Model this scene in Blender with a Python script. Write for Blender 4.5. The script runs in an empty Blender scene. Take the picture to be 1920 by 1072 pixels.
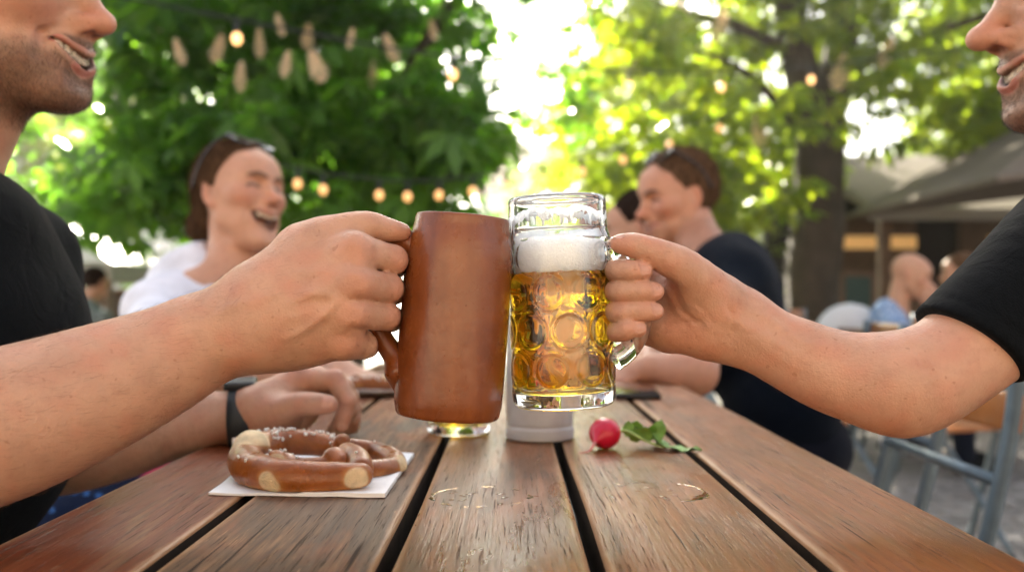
import bpy, bmesh, math, random
import numpy as np
from mathutils import Vector, Matrix, Euler
random.seed(7); RNG = np.random.default_rng(11)
SC = bpy.context.scene
COL = SC.collection
F_PX, CX, HZ = 1800.0, 960.0, 561.0     # focal length, centre and horizon of the 1920 px photograph
CAM_Z = 0.91; TABLE_Z = 0.75
def W(px, py, Y):
    """world point at depth Y metres in front of the camera"""
    return np.array([(px - CX) / F_PX * Y, Y, CAM_Z + (HZ - py) / F_PX * Y])

# ------------------------------------------------------------------ object helpers
def link(o, parent=None):
    COL.objects.link(o)
    if parent is not None: o.parent = parent
    return o
def tag(o, label=None, cat=None, group=None, kind=None):
    if label: o['label'] = label
    if cat: o['category'] = cat
    if group: o['group'] = group
    if kind: o['kind'] = kind
    return o
def thing(name, label, cat, loc=(0, 0, 0), rz=0.0, group=None):
    o = bpy.data.objects.new(name, None); o.empty_display_size = 0.05
    o.location = loc; o.rotation_euler = (0, 0, rz)
    return tag(link(o), label, cat, group)
def mesh_np(name, V, Fs, mat=None, parent=None, smooth=True, mats=None, midx=None, origin=None):
    """V (n,3); Fs list of lists or (m,k) array"""
    V = np.asarray(V, dtype=np.float32)
    if origin is None and parent is not None: origin = np.array(parent.location)
    if origin is not None: V = V - np.asarray(origin, dtype=np.float32)
    me = bpy.data.meshes.new(name)
    if isinstance(Fs, np.ndarray):
        m, k = Fs.shape
        me.vertices.add(len(V)); me.vertices.foreach_set('co', V.ravel())
        me.loops.add(m * k); me.loops.foreach_set('vertex_index', Fs.astype(np.int32).ravel())
        me.polygons.add(m); me.polygons.foreach_set('loop_start', np.arange(0, m * k, k, dtype=np.int32))
        me.polygons.foreach_set('loop_total', np.full(m, k, dtype=np.int32))
        me.update(calc_edges=True)
    else:
        me.from_pydata([tuple(map(float, v)) for v in V], [], [tuple(int(i) for i in f) for f in Fs])
    me.validate()
    if smooth: me.polygons.foreach_set('use_smooth', np.ones(len(me.polygons), dtype=bool))
    if mats:
        for m_ in mats: me.materials.append(m_)
        if midx is not None: me.polygons.foreach_set('material_index', np.asarray(midx, dtype=np.int32))
    elif mat: me.materials.append(mat)
    o = bpy.data.objects.new(name, me); link(o, parent)
    if parent is None and origin is not None: o.location = origin
    return o
def attr_col(o, name, C):
    a = o.data.attributes.new(name, 'FLOAT_COLOR', 'POINT')
    C = np.asarray(C, dtype=np.float32)
    if C.shape[1] == 3: C = np.concatenate([C, np.ones((len(C), 1), np.float32)], 1)
    a.data.foreach_set('color', C.ravel())
def autosmooth(o, deg=35):
    """sharp edges by angle, set on the mesh itself"""
    bm = bmesh.new(); bm.from_mesh(o.data)
    for f in bm.faces: f.smooth = True
    for e in bm.edges:
        if len(e.link_faces) == 2 and e.calc_face_angle(0) > math.radians(deg): e.smooth = False
    bm.to_mesh(o.data); bm.free()

class MB:
    """collects boxes, tubes, lathes, sheets; build() links them as ONE mesh"""
    def __init__(s): s.v = []; s.f = []; s.n = 0
    def add(s, V, Fs):
        V = np.asarray(V, float); s.v.append(V)
        s.f += [[int(i) + s.n for i in f] for f in Fs]; s.n += len(V); return s
    def box(s, c, size, R=None, bev=0.0):
        bm = bmesh.new(); bmesh.ops.create_cube(bm, size=1.0)
        for v in bm.verts: v.co = Vector((v.co.x * size[0], v.co.y * size[1], v.co.z * size[2]))
        if bev > 0: bmesh.ops.bevel(bm, geom=bm.edges[:], offset=bev, segments=2, affect='EDGES', profile=0.6)
        bm.verts.ensure_lookup_table(); bm.verts.index_update()
        V = np.array([v.co[:] for v in bm.verts]); Fs = [[v.index for v in f.verts] for f in bm.faces]; bm.free()
        if R is not None: V = V @ np.array(R).T
        return s.add(V + np.asarray(c, float), Fs)
    def tube(s, pts, r, n=10, closed=False, cap=True, sx=1.0, up=(0.13, 0.2, 1)):
        P = np.asarray(pts, float); m = len(P); r = np.broadcast_to(np.asarray(r, float), (m,))
        if closed: T = np.roll(P, -1, 0) - np.roll(P, 1, 0)
        else: T = np.gradient(P, axis=0)
        T /= np.linalg.norm(T, axis=1)[:, None] + 1e-12
        u = np.asarray(up, float); N = []
        a = u - T[0] * (u @ T[0]); a /= np.linalg.norm(a) + 1e-12
        for t in T:
            a = a - t * (a @ t); a /= np.linalg.norm(a) + 1e-12; N.append(a.copy())
        N = np.array(N); B = np.cross(T, N)
        ang = np.arange(n) / n * 2 * np.pi
        V = (P[:, None] + r[:, None, None] * (np.cos(ang)[None, :, None] * N[:, None] * sx + np.sin(ang)[None, :, None] * B[:, None])).reshape(-1, 3)
        Fs = []
        for i in range(m if closed else m - 1):
            j = (i + 1) % m
            for k in range(n):
                k2 = (k + 1) % n
                Fs.append([i * n + k, i * n + k2, j * n + k2, j * n + k])
        if cap and not closed:
            Fs.append(list(range(n))[::-1]); Fs.append([(m - 1) * n + k for k in range(n)])
        return s.add(V, Fs)
    def lathe(s, prof, n=48, c=(0, 0, 0), R=None, cap=True):
        prof = np.asarray(prof, float); m = len(prof); ang = np.arange(n) / n * 2 * np.pi
        V = np.stack([prof[:, None, 0] * np.cos(ang), prof[:, None, 0] * np.sin(ang), np.repeat(prof[:, None, 1], n, 1)], -1).reshape(-1, 3)
        Fs = [[i * n + k, i * n + (k + 1) % n, (i + 1) * n + (k + 1) % n, (i + 1) * n + k] for i in range(m - 1) for k in range(n)]
        if cap:
            Fs.append(list(range(n))[::-1]); Fs.append([(m - 1) * n + k for k in range(n)])
        if R is not None: V = V @ np.array(R).T
        return s.add(V + np.asarray(c, float), Fs)
    def sphere(s, c, r, n=16, m=10, R=None):
        r = np.broadcast_to(np.asarray(r, float), (3,))
        th = np.linspace(0, np.pi, m + 1)[1:-1]; ang = np.arange(n) / n * 2 * np.pi
        V = np.stack([np.sin(th)[:, None] * np.cos(ang), np.sin(th)[:, None] * np.sin(ang), np.repeat(np.cos(th)[:, None], n, 1)], -1).reshape(-1, 3)
        V = np.concatenate([V, [[0, 0, 1], [0, 0, -1]]]) * r
        q = (m - 1) * n
        Fs = [[i * n + k, (i + 1) * n + k, (i + 1) * n + (k + 1) % n, i * n + (k + 1) % n] for i in range(m - 2) for k in range(n)]
        Fs += [[q, k, (k + 1) % n] for k in range(n)] + [[q + 1, (m - 2) * n + (k + 1) % n, (m - 2) * n + k] for k in range(n)]
        if R is not None: V = V @ np.array(R).T
        return s.add(V + np.asarray(c, float), Fs)
    def build(s, name, mat, parent=None, smooth=True, sharp=None, origin=None):
        o = mesh_np(name, np.concatenate(s.v), s.f, mat, parent, smooth, origin=origin)
        if sharp: autosmooth(o, sharp)
        return o

def crom(P, n=6, closed=False):
    """Catmull-Rom through the rows of P (any width)"""
    P = np.asarray(P, float); m = len(P)
    if closed: Q = np.concatenate([P[-1:], P, P[:2]]); segs = m
    else: Q = np.concatenate([2 * P[:1] - P[1:2], P, 2 * P[-1:] - P[-2:-1]]); segs = m - 1
    t = (np.arange(n) / n)[:, None]; out = []
    for i in range(segs):
        a, b, c, d = Q[i:i + 1], Q[i + 1:i + 2], Q[i + 2:i + 3], Q[i + 3:i + 4]
        out.append(0.5 * (2 * b + (c - a) * t + (2 * a - 5 * b + 4 * c - d) * t * t + (3 * b - a - 3 * c + d) * t ** 3))
    if not closed: out.append(P[-1:])
    return np.concatenate(out)

# ------------------------------------------------------------------ signed distance modelling (organic shapes)
BIG = 0.4; MARG = [0.034]
class Nd:
    lo = hi = None
    def far(s, lo, hi): return lo is not None and (np.any(s.lo - MARG[0] > hi) or np.any(s.hi + MARG[0] < lo))
class Cone(Nd):      # tapered capsule, optionally squashed along an axis
    def __init__(s, a, b, ra, rb=None, sq=None):
        s.a = np.asarray(a, float); s.b = np.asarray(b, float); s.ra = ra; s.rb = ra if rb is None else rb
        s.sq = None if sq is None else (np.asarray(sq[0], float) / np.linalg.norm(sq[0]), sq[1])
        r = max(s.ra, s.rb); r *= max(1, sq[1]) if sq else 1
        s.lo = np.minimum(s.a, s.b) - r; s.hi = np.maximum(s.a, s.b) + r
    def __call__(s, P, lo=None, hi=None):
        if s.far(lo, hi): return BIG
        d = P - s.a; ab = s.b - s.a; f = 1.0
        if s.sq is not None:
            n, k = s.sq; d = d + (d @ n)[:, None] * n * (1 / k - 1); ab = ab + n * (ab @ n) * (1 / k - 1); f = min(1.0, k)
        t = np.clip(d @ ab / (ab @ ab + 1e-12), 0, 1)
        d = d - t[:, None] * ab
        return (np.sqrt(np.einsum('ij,ij->i', d, d)) - (s.ra + (s.rb - s.ra) * t)) * f
class Ell(Nd):       # ellipsoid with rotation matrix R (columns = axes)
    def __init__(s, c, r, R=None):
        s.c = np.asarray(c, float); s.r = np.broadcast_to(np.asarray(r, float), (3,)).copy(); s.R = None if R is None else np.asarray(R, float)
        m = s.r.max() if R is not None else s.r
        s.lo = s.c - m; s.hi = s.c + m
    def __call__(s, P, lo=None, hi=None):
        if s.far(lo, hi): return BIG
        d = P - s.c
        if s.R is not None: d = d @ s.R
        k0 = np.sqrt((((d / s.r)) ** 2).sum(1)); k1 = np.sqrt(((d / s.r ** 2) ** 2).sum(1))
        return np.where(k0 < 0.05, -s.r.min(), k0 * (k0 - 1) / (k1 + 1e-9))
class Box(Nd):
    def __init__(s, c, r, R=None, rd=0.0):
        s.c = np.asarray(c, float); s.r = np.asarray(r, float); s.R = None if R is None else np.asarray(R, float); s.rd = rd
        m = np.linalg.norm(s.r); s.lo = s.c - m; s.hi = s.c + m
    def __call__(s, P, lo=None, hi=None):
        if s.far(lo, hi): return BIG
        d = P - s.c
        if s.R is not None: d = d @ s.R
        q = np.abs(d) - (s.r - s.rd)
        return np.sqrt((np.maximum(q, 0) ** 2).sum(1)) + np.minimum(q.max(1), 0) - s.rd
class Plane(Nd):     # keeps the side n points away from (inside = negative)
    def __init__(s, p, n):
        s.p = np.asarray(p, float); s.n = np.asarray(n, float) / np.linalg.norm(n)
        s.lo = np.full(3, -1e3); s.hi = np.full(3, 1e3)
    def __call__(s, P, lo=None, hi=None): return (P - s.p) @ s.n
def smin(a, b, k):
    if k <= 0: return np.minimum(a, b)
    h = np.maximum(k - np.abs(a - b), 0) / k
    return np.minimum(a, b) - h * h * k * 0.25
class U(Nd):         # smooth union
    def __init__(s, ch, k=0.0):
        s.ch = ch; s.k = k; s.lo = np.min([c.lo for c in ch], 0) - k * .3; s.hi = np.max([c.hi for c in ch], 0) + k * .3
    def __call__(s, P, lo=None, hi=None):
        if s.far(lo, hi): return BIG
        d = BIG
        for c in s.ch:
            e = c(P, lo, hi)
            if isinstance(e, float): continue
            d = e if isinstance(d, float) else smin(d, e, s.k)
        return d
class Sub(Nd):       # a minus b
    def __init__(s, a, b, k=0.0): s.a = a; s.b = b; s.k = k; s.lo = a.lo; s.hi = a.hi
    def __call__(s, P, lo=None, hi=None):
        d = s.a(P, lo, hi)
        if isinstance(d, float): return d
        e = s.b(P, lo, hi)
        if isinstance(e, float): return d
        return -smin(-d, e, s.k)
class And(Nd):
    def __init__(s, a, b, k=0.0): s.a = a; s.b = b; s.k = k; s.lo = a.lo; s.hi = a.hi
    def __call__(s, P, lo=None, hi=None):
        d = s.a(P, lo, hi)
        if isinstance(d, float): return d
        e = s.b(P, lo, hi)
        if isinstance(e, float): return e
        return -smin(-d, -e, s.k)
class Off(Nd):       # inflate, with an optional displacement function of P
    def __init__(s, a, o=0.0, fn=None): s.a = a; s.o = o; s.fn = fn; s.lo = a.lo - abs(o) - .012; s.hi = a.hi + abs(o) + .012
    def __call__(s, P, lo=None, hi=None):
        d = s.a(P, lo, hi)
        if isinstance(d, float): return d
        d = d - s.o
        if s.fn is not None: d = d - s.fn(P)
        return d
def tf(node, R, t):  # rigid transform of a node tree (in place copy of primitives)
    R = np.asarray(R, float); t = np.asarray(t, float)
    if isinstance(node, Cone): return Cone(R @ node.a + t, R @ node.b + t, node.ra, node.rb, None if node.sq is None else (R @ node.sq[0], node.sq[1]))
    if isinstance(node, Ell): return Ell(R @ node.c + t, node.r, R if node.R is None else R @ node.R)
    if isinstance(node, Box): return Box(R @ node.c + t, node.r, R if node.R is None else R @ node.R, node.rd)
    if isinstance(node, Plane): return Plane(R @ node.p + t, R @ node.n)
    if isinstance(node, U): return U([tf(c, R, t) for c in node.ch], node.k)
    if isinstance(node, (Sub, And)): return type(node)(tf(node.a, R, t), tf(node.b, R, t), node.k)
    if isinstance(node, Off):
        fn = node.fn
        return Off(tf(node.a, R, t), node.o, None if fn is None else (lambda P, f=fn: f((P - t) @ R)))
    raise TypeError
def chain(pts, sq=None, n=5, k=0.0):
    """pts rows (x,y,z,r): a limb interpolated smoothly"""
    Q = crom(np.array([list(p) for p in pts], float), n)
    return U([Cone(Q[i, :3], Q[i + 1, :3], Q[i, 3], Q[i + 1, 3], sq) for i in range(len(Q) - 1)], k)
def poly(pts, k=0.003, sq=None):
    return U([Cone(p[:3], q[:3], p[3], q[3], sq) for p, q in zip(pts[:-1], pts[1:])], k)
def R4(p, r): return np.array([p[0], p[1], p[2], r])

def mesh_sdf(f, h, lo=None, hi=None, smooth=1, B=16):
    """sparse surface nets of f at voxel size h"""
    lo = np.asarray(f.lo if lo is None else lo, float) - 2 * h; hi = np.asarray(f.hi if hi is None else hi, float) + 2 * h
    nb = np.ceil((hi - lo) / (B * h)).astype(int); N = nb * B + 4
    gx, gy, gz = np.meshgrid(*[np.arange(n) for n in nb], indexing='ij')
    blk = np.stack([gx.ravel(), gy.ravel(), gz.ravel()], 1)
    cen = lo + (blk + 0.5) * B * h
    dc = np.concatenate([np.asarray(f(c)) for c in np.array_split(cen, max(1, len(cen) // 20000))])
    act = blk[np.abs(dc) < B * h * 0.5 * 1.74 * 1.35 + 2 * h]
    n1 = B + 2
    li = np.stack(np.meshgrid(*[np.arange(n1)] * 3, indexing='ij'), -1).reshape(-1, 3)
    lif = li * h
    keys, verts, quads = [], [], []
    cidx = np.stack(np.meshgrid(*[np.arange(B + 1)] * 3, indexing='ij'), -1).reshape(-1, 3)
    corners = np.array([[i, j, k] for i in (0, 1) for j in (0, 1) for k in (0, 1)])
    edges = [(a, b) for a in range(8) for b in range(a + 1, 8) if np.abs(corners[a] - corners[b]).sum() == 1]
    S = np.array([1, N[0], N[0] * N[1]], dtype=np.int64)
    for b in act:
        base = b * B; o = lo + base * h
        D = f(lif + o, o - 1e-9, o + n1 * h)
        if isinstance(D, float): continue
        D = D.reshape(n1, n1, n1)
        if D.min() > 0 or D.max() < 0: continue
        C = np.stack([D[c[0]:c[0] + B + 1, c[1]:c[1] + B + 1, c[2]:c[2] + B + 1].ravel() for c in corners], 1)
        s = C < 0; mix = s.any(1) & ~s.all(1)
        own = mix & (cidx < B).all(1)
        if own.any():
            Cm = C[own]; acc = np.zeros((len(Cm), 3)); cnt = np.zeros(len(Cm))
            for a, e in edges:
                x = (Cm[:, a] < 0) != (Cm[:, e] < 0)
                t = Cm[:, a] / (Cm[:, a] - Cm[:, e] + 1e-20); t = np.where(x, t, 0)
                acc += np.where(x[:, None], corners[a] + t[:, None] * (corners[e] - corners[a]), 0); cnt += x
            ci = cidx[own]
            verts.append(o + (ci + acc / cnt[:, None]) * h); keys.append((base + ci) @ S)
        for ax in range(3):                                # edges owned: start point p with 1<=.. in block
            u, v = (ax + 1) % 3, (ax + 2) % 3
            A = D[:B, :B, :B]; sl = [slice(0, B)] * 3; sl[ax] = slice(1, B + 1)
            E = D[tuple(sl)]
            x = (A < 0) != (E < 0)
            if not x.any(): continue
            p = np.argwhere(x); inside = (A < 0)[x]
            g = base + p; eu = np.zeros(3, int); eu[u] = 1; ev = np.zeros(3, int); ev[v] = 1
            ok = (g[:, u] > 0) & (g[:, v] > 0); g = g[ok]; inside = inside[ok]
            q = np.stack([(g - eu - ev) @ S, (g - ev) @ S, g @ S, (g - eu) @ S], 1)
            q[~inside] = q[~inside][:, ::-1]
            quads.append(q)
    K = np.concatenate(keys); V = np.concatenate(verts); Q = np.concatenate(quads)
    od = np.argsort(K); K = K[od]; V = V[od]
    I = np.searchsorted(K, Q); I = np.clip(I, 0, len(K) - 1)
    ok = (K[I] == Q).all(1); I = I[ok]
    e = np.concatenate([I[:, [0, 1]], I[:, [1, 2]], I[:, [2, 3]], I[:, [3, 0]]])
    used = np.zeros(len(V), bool); used[I.ravel()] = True
    if not used.all():
        mp = np.cumsum(used) - 1; V = V[used]; I = mp[I]; e = mp[e]
    for _ in range(smooth):
        acc = np.zeros_like(V); cnt = np.bincount(e[:, 0], minlength=len(V)) + np.bincount(e[:, 1], minlength=len(V))
        for d in range(3):
            acc[:, d] = np.bincount(e[:, 0], V[e[:, 1], d], len(V)) + np.bincount(e[:, 1], V[e[:, 0], d], len(V))
        V = V + 0.5 * (acc / np.maximum(cnt, 1)[:, None] - V)
    return V, I
def ss(a, b, x):
    t = np.clip((x - a) / (b - a), 0, 1); return t * t * (3 - 2 * t)
def nz(P, f, seed=0):
    """cheap smooth noise in -1..1 from warped sines"""
    r = np.random.default_rng(seed); out = 0
    Q = P * f
    for i in range(4):
        d = r.normal(size=(3, 3)); ph = r.uniform(0, 6.28, 3)
        out = out + np.sin(Q @ d[0] + ph[0] + 1.3 * np.sin(Q @ d[1] * .7 + ph[1])) * 0.5
    return out * 0.5
def rot(ax, deg): return np.array(Matrix.Rotation(math.radians(deg), 3, ax))
def gloss_attr(o, g):
    a = o.data.attributes.new('gloss', 'FLOAT', 'POINT'); a.data.foreach_set('value', np.asarray(g, dtype=np.float32))
def vnormals(o):
    n = np.zeros(len(o.data.vertices) * 3, np.float32); o.data.vertices.foreach_get('normal', n); return n.reshape(-1, 3)
def basis(f, u):
    f = np.asarray(f, float); f = f / np.linalg.norm(f); u = np.asarray(u, float); u = u - f * (u @ f); u /= np.linalg.norm(u)
    return np.stack([f, np.cross(u, f), u], 1)
# ------------------------------------------------------------------ materials
def new_mat(name):
    m = bpy.data.materials.new(name); m.use_nodes = True
    nt = m.node_tree; nt.nodes.clear()
    out = nt.nodes.new('ShaderNodeOutputMaterial'); b = nt.nodes.new('ShaderNodeBsdfPrincipled')
    nt.links.new(b.outputs[0], out.inputs[0])
    return m, nt, b, out
def N(nt, t, **kw):
    n = nt.nodes.new(t)
    for k, v in kw.items():
        if k in n.inputs: n.inputs[k].default_value = v
        else: setattr(n, k, v)
    return n
def L(nt, a, b): nt.links.new(a, b)
def noise(nt, vec, scale, detail=4, rough=.6, dist=0.0):
    n = N(nt, 'ShaderNodeTexNoise'); n.inputs['Scale'].default_value = scale; n.inputs['Detail'].default_value = detail
    n.inputs['Roughness'].default_value = rough; n.inputs['Distortion'].default_value = dist
    if vec is not None: L(nt, vec, n.inputs['Vector'])
    return n
def ramp(nt, fac, stops, interp='LINEAR'):
    r = nt.nodes.new('ShaderNodeValToRGB'); r.color_ramp.interpolation = interp
    el = r.color_ramp.elements
    while len(el) < len(stops): el.new(0.5)
    for e, (p, c) in zip(el, stops):
        e.position = p; e.color = (c, c, c, 1) if isinstance(c, (int, float)) else (*c, 1)
    L(nt, fac, r.inputs[0]); return r
def mix(nt, fac, a, b, blend='MIX'):
    m = nt.nodes.new('ShaderNodeMix'); m.data_type = 'RGBA'; m.blend_type = blend
    for s, v in ((0, fac), (6, a), (7, b)):
        if hasattr(v, 'links'): L(nt, v, m.inputs[s])
        elif isinstance(v, (int, float)): m.inputs[s].default_value = v if s == 0 else (v, v, v, 1)
        else: m.inputs[s].default_value = (*v, 1)
    return m.outputs[2]
def math_(nt, op, a, b=0.0, clamp=False):
    m = nt.nodes.new('ShaderNodeMath'); m.operation = op; m.use_clamp = clamp
    for i, v in enumerate((a, b)):
        if hasattr(v, 'links'): L(nt, v, m.inputs[i])
        else: m.inputs[i].default_value = v
    return m.outputs[0]
def bump(nt, h, dist, strength=1.0, normal=None):
    b = nt.nodes.new('ShaderNodeBump'); b.inputs['Distance'].default_value = dist; b.inputs['Strength'].default_value = strength
    L(nt, h, b.inputs['Height'])
    if normal is not None: L(nt, normal, b.inputs['Normal'])
    return b.outputs[0]
def objco(nt): return nt.nodes.new('ShaderNodeTexCoord').outputs['Object']
def mapping(nt, vec, scale=(1, 1, 1), loc=(0, 0, 0)):
    m = nt.nodes.new('ShaderNodeMapping'); m.inputs['Scale'].default_value = scale; m.inputs['Location'].default_value = loc
    L(nt, vec, m.inputs['Vector']); return m.outputs[0]

def mat_plain(name, col, rough=.6, metal=0.0, var=.12, scale=20, bumpd=0.0, bscale=200, spec=.5, trans=0.0, ior=1.45, emis=None, coat=0.0, sheen=0.0):
    m, nt, b, out = new_mat(name); v = objco(nt)
    n = noise(nt, v, scale)
    c = mix(nt, 1.0, col, ramp(nt, n.outputs[0], [(.25, 1 - var), (.75, 1 + var * .6)]).outputs[0], 'MULTIPLY')
    L(nt, c, b.inputs['Base Color'])
    b.inputs['Roughness'].default_value = rough; b.inputs['Metallic'].default_value = metal; b.inputs['Specular IOR Level'].default_value = spec
    b.inputs['Transmission Weight'].default_value = trans; b.inputs['IOR'].default_value = ior; b.inputs['Coat Weight'].default_value = coat
    b.inputs['Sheen Weight'].default_value = sheen
    if emis: b.inputs['Emission Color'].default_value = (*emis[0], 1); b.inputs['Emission Strength'].default_value = emis[1]
    if bumpd: L(nt, bump(nt, noise(nt, v, bscale, 3).outputs[0], bumpd), b.inputs['Normal'])
    return m
def mat_skin(name, sss=.22, bumpk=1.0):
    m, nt, b, out = new_mat(name); v = objco(nt)
    a = N(nt, 'ShaderNodeAttribute', attribute_name='col')
    big = noise(nt, v, 90, 4, .65); fine = noise(nt, v, 420, 3, .7)
    mot = ramp(nt, big.outputs[0], [(.3, (.90, .86, .85)), (.5, (1, 1, 1)), (.72, (1.04, .98, .97))])
    c = mix(nt, 1.0, a.outputs[0], mot.outputs[0], 'MULTIPLY')
    fr = noise(nt, v, 210, 1, .4)                       # a few freckles
    c = mix(nt, ramp(nt, fr.outputs[0], [(.70, 0.0), (.76, .42)]).outputs[0], c, (.26, .105, .05))
    c = mix(nt, ramp(nt, fine.outputs[0], [(.35, .12), (.6, 0.0)]).outputs[0], c, (.36, .16, .10))
    L(nt, c, b.inputs['Base Color'])
    g = N(nt, 'ShaderNodeAttribute', attribute_name='gloss')
    r = math_(nt, 'SUBTRACT', ramp(nt, noise(nt, v, 60, 3).outputs[0], [(.3, .44), (.7, .58)]).outputs[0], math_(nt, 'MULTIPLY', g.outputs[2], .22))
    L(nt, r, b.inputs['Roughness'])
    b.inputs['Subsurface Weight'].default_value = sss; b.inputs['Subsurface Radius'].default_value = (1, .36, .2); b.inputs['Subsurface Scale'].default_value = .006
    b.inputs['Specular IOR Level'].default_value = .45
    mp = mapping(nt, v, (1, 1, 1.0))
    vor = N(nt, 'ShaderNodeTexVoronoi'); vor.inputs['Scale'].default_value = 620; L(nt, mp, vor.inputs['Vector'])
    h1 = math_(nt, 'MULTIPLY', vor.outputs['Distance'], .45)
    wr = noise(nt, mapping(nt, v, (1, 1, .45)), 330, 4, .6, .6)
    h = math_(nt, 'ADD', h1, wr.outputs[0]); h = math_(nt, 'ADD', h, math_(nt, 'MULTIPLY', noise(nt, v, 60, 3).outputs[0], 2.2))
    inv = math_(nt, 'SUBTRACT', 1.0, math_(nt, 'MINIMUM', g.outputs[2], 1.0))
    L(nt, bump(nt, math_(nt, 'MULTIPLY', h, inv), .0009 * bumpk, .5), b.inputs['Normal'])
    return m
M = {}
M['skin'] = mat_skin('skin')
# ------------------------------------------------------------------ hands
class Hand(Nd):      # palm + fingers; fingers blend into the palm but only crease against each other
    def __init__(s, palm, fingers, k=0.009, kf=0.0012):
        s.palm = palm; s.fingers = fingers; s.k = k; s.kf = kf
        s.lo = np.min([c.lo for c in [palm] + fingers], 0); s.hi = np.max([c.hi for c in [palm] + fingers], 0)
    def __call__(s, P, lo=None, hi=None):
        if s.far(lo, hi): return BIG
        p = s.palm(P, lo, hi); d = p
        for f in s.fingers:
            e = f(P, lo, hi)
            if isinstance(e, float): continue
            g = e if isinstance(p, float) else smin(p, e, s.k)
            d = g if isinstance(d, float) else np.minimum(d, g)
        return d
def finger(pts, bulge=1.06):
    """pts: (px,py,Y,r) joints"""
    q = [R4(W(*p[:3]), p[3]) for p in pts]
    segs = []
    for a, b in zip(q[:-1], q[1:]):
        m = (a + b) / 2; m[3] *= 0.97
        segs += [Cone(a[:3], m[:3], a[3], m[3]), Cone(m[:3], b[:3], m[3], b[3])]
    return U(segs, 0.002)
def wp(*p): return R4(W(p[0], p[1], p[2]), p[3])
def nail_ell(tip, prev, dorsal, r, ln=0.0065):
    """nail plate: flat ellipsoid set on the dorsal side of the last segment"""
    t = np.asarray(tip) - np.asarray(prev); t /= np.linalg.norm(t)
    d = np.asarray(dorsal, float); d = d - t * (d @ t); d /= np.linalg.norm(d); b = np.cross(t, d)
    c = np.asarray(tip) + t * r * 0.05 + d * r * 0.84
    return Ell(c, (ln, r * 0.70, r * 0.20), np.stack([t, b, d], 1))

def grooves(lines, ymax):
    """displacement along lines drawn on the camera side of a limb: (points (px,py,Y), height, width)"""
    G = []
    for pts, hgt, w in lines:
        q = crom([W(*p) for p in pts], 3)[:, [0, 2]]; G.append((q, hgt, w, q.min(0) - 4 * w, q.max(0) + 4 * w))
    def fn(P):
        X = P[:, [0, 2]]; lo = X.min(0); hi = X.max(0); out = np.zeros(len(P))
        for q, hgt, w, a, b in G:
            if np.any(a > hi) or np.any(b < lo): continue
            d = np.full(len(P), 1.0); tt = np.zeros(len(P)); n = len(q) - 1
            for i in range(n):
                ab = q[i + 1] - q[i]; t = np.clip((X - q[i]) @ ab / (ab @ ab), 0, 1)
                r = X - q[i] - t[:, None] * ab; e = np.hypot(r[:, 0], r[:, 1]); k = e < d
                d = np.where(k, e, d); tt = np.where(k, (i + t) / n, tt)
            out += hgt * np.exp(-(d / w) ** 2) * np.minimum(1, 4 * np.minimum(tt, 1 - tt) + .05)
        return out * (P[:, 1] < ymax)
    return fn

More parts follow.
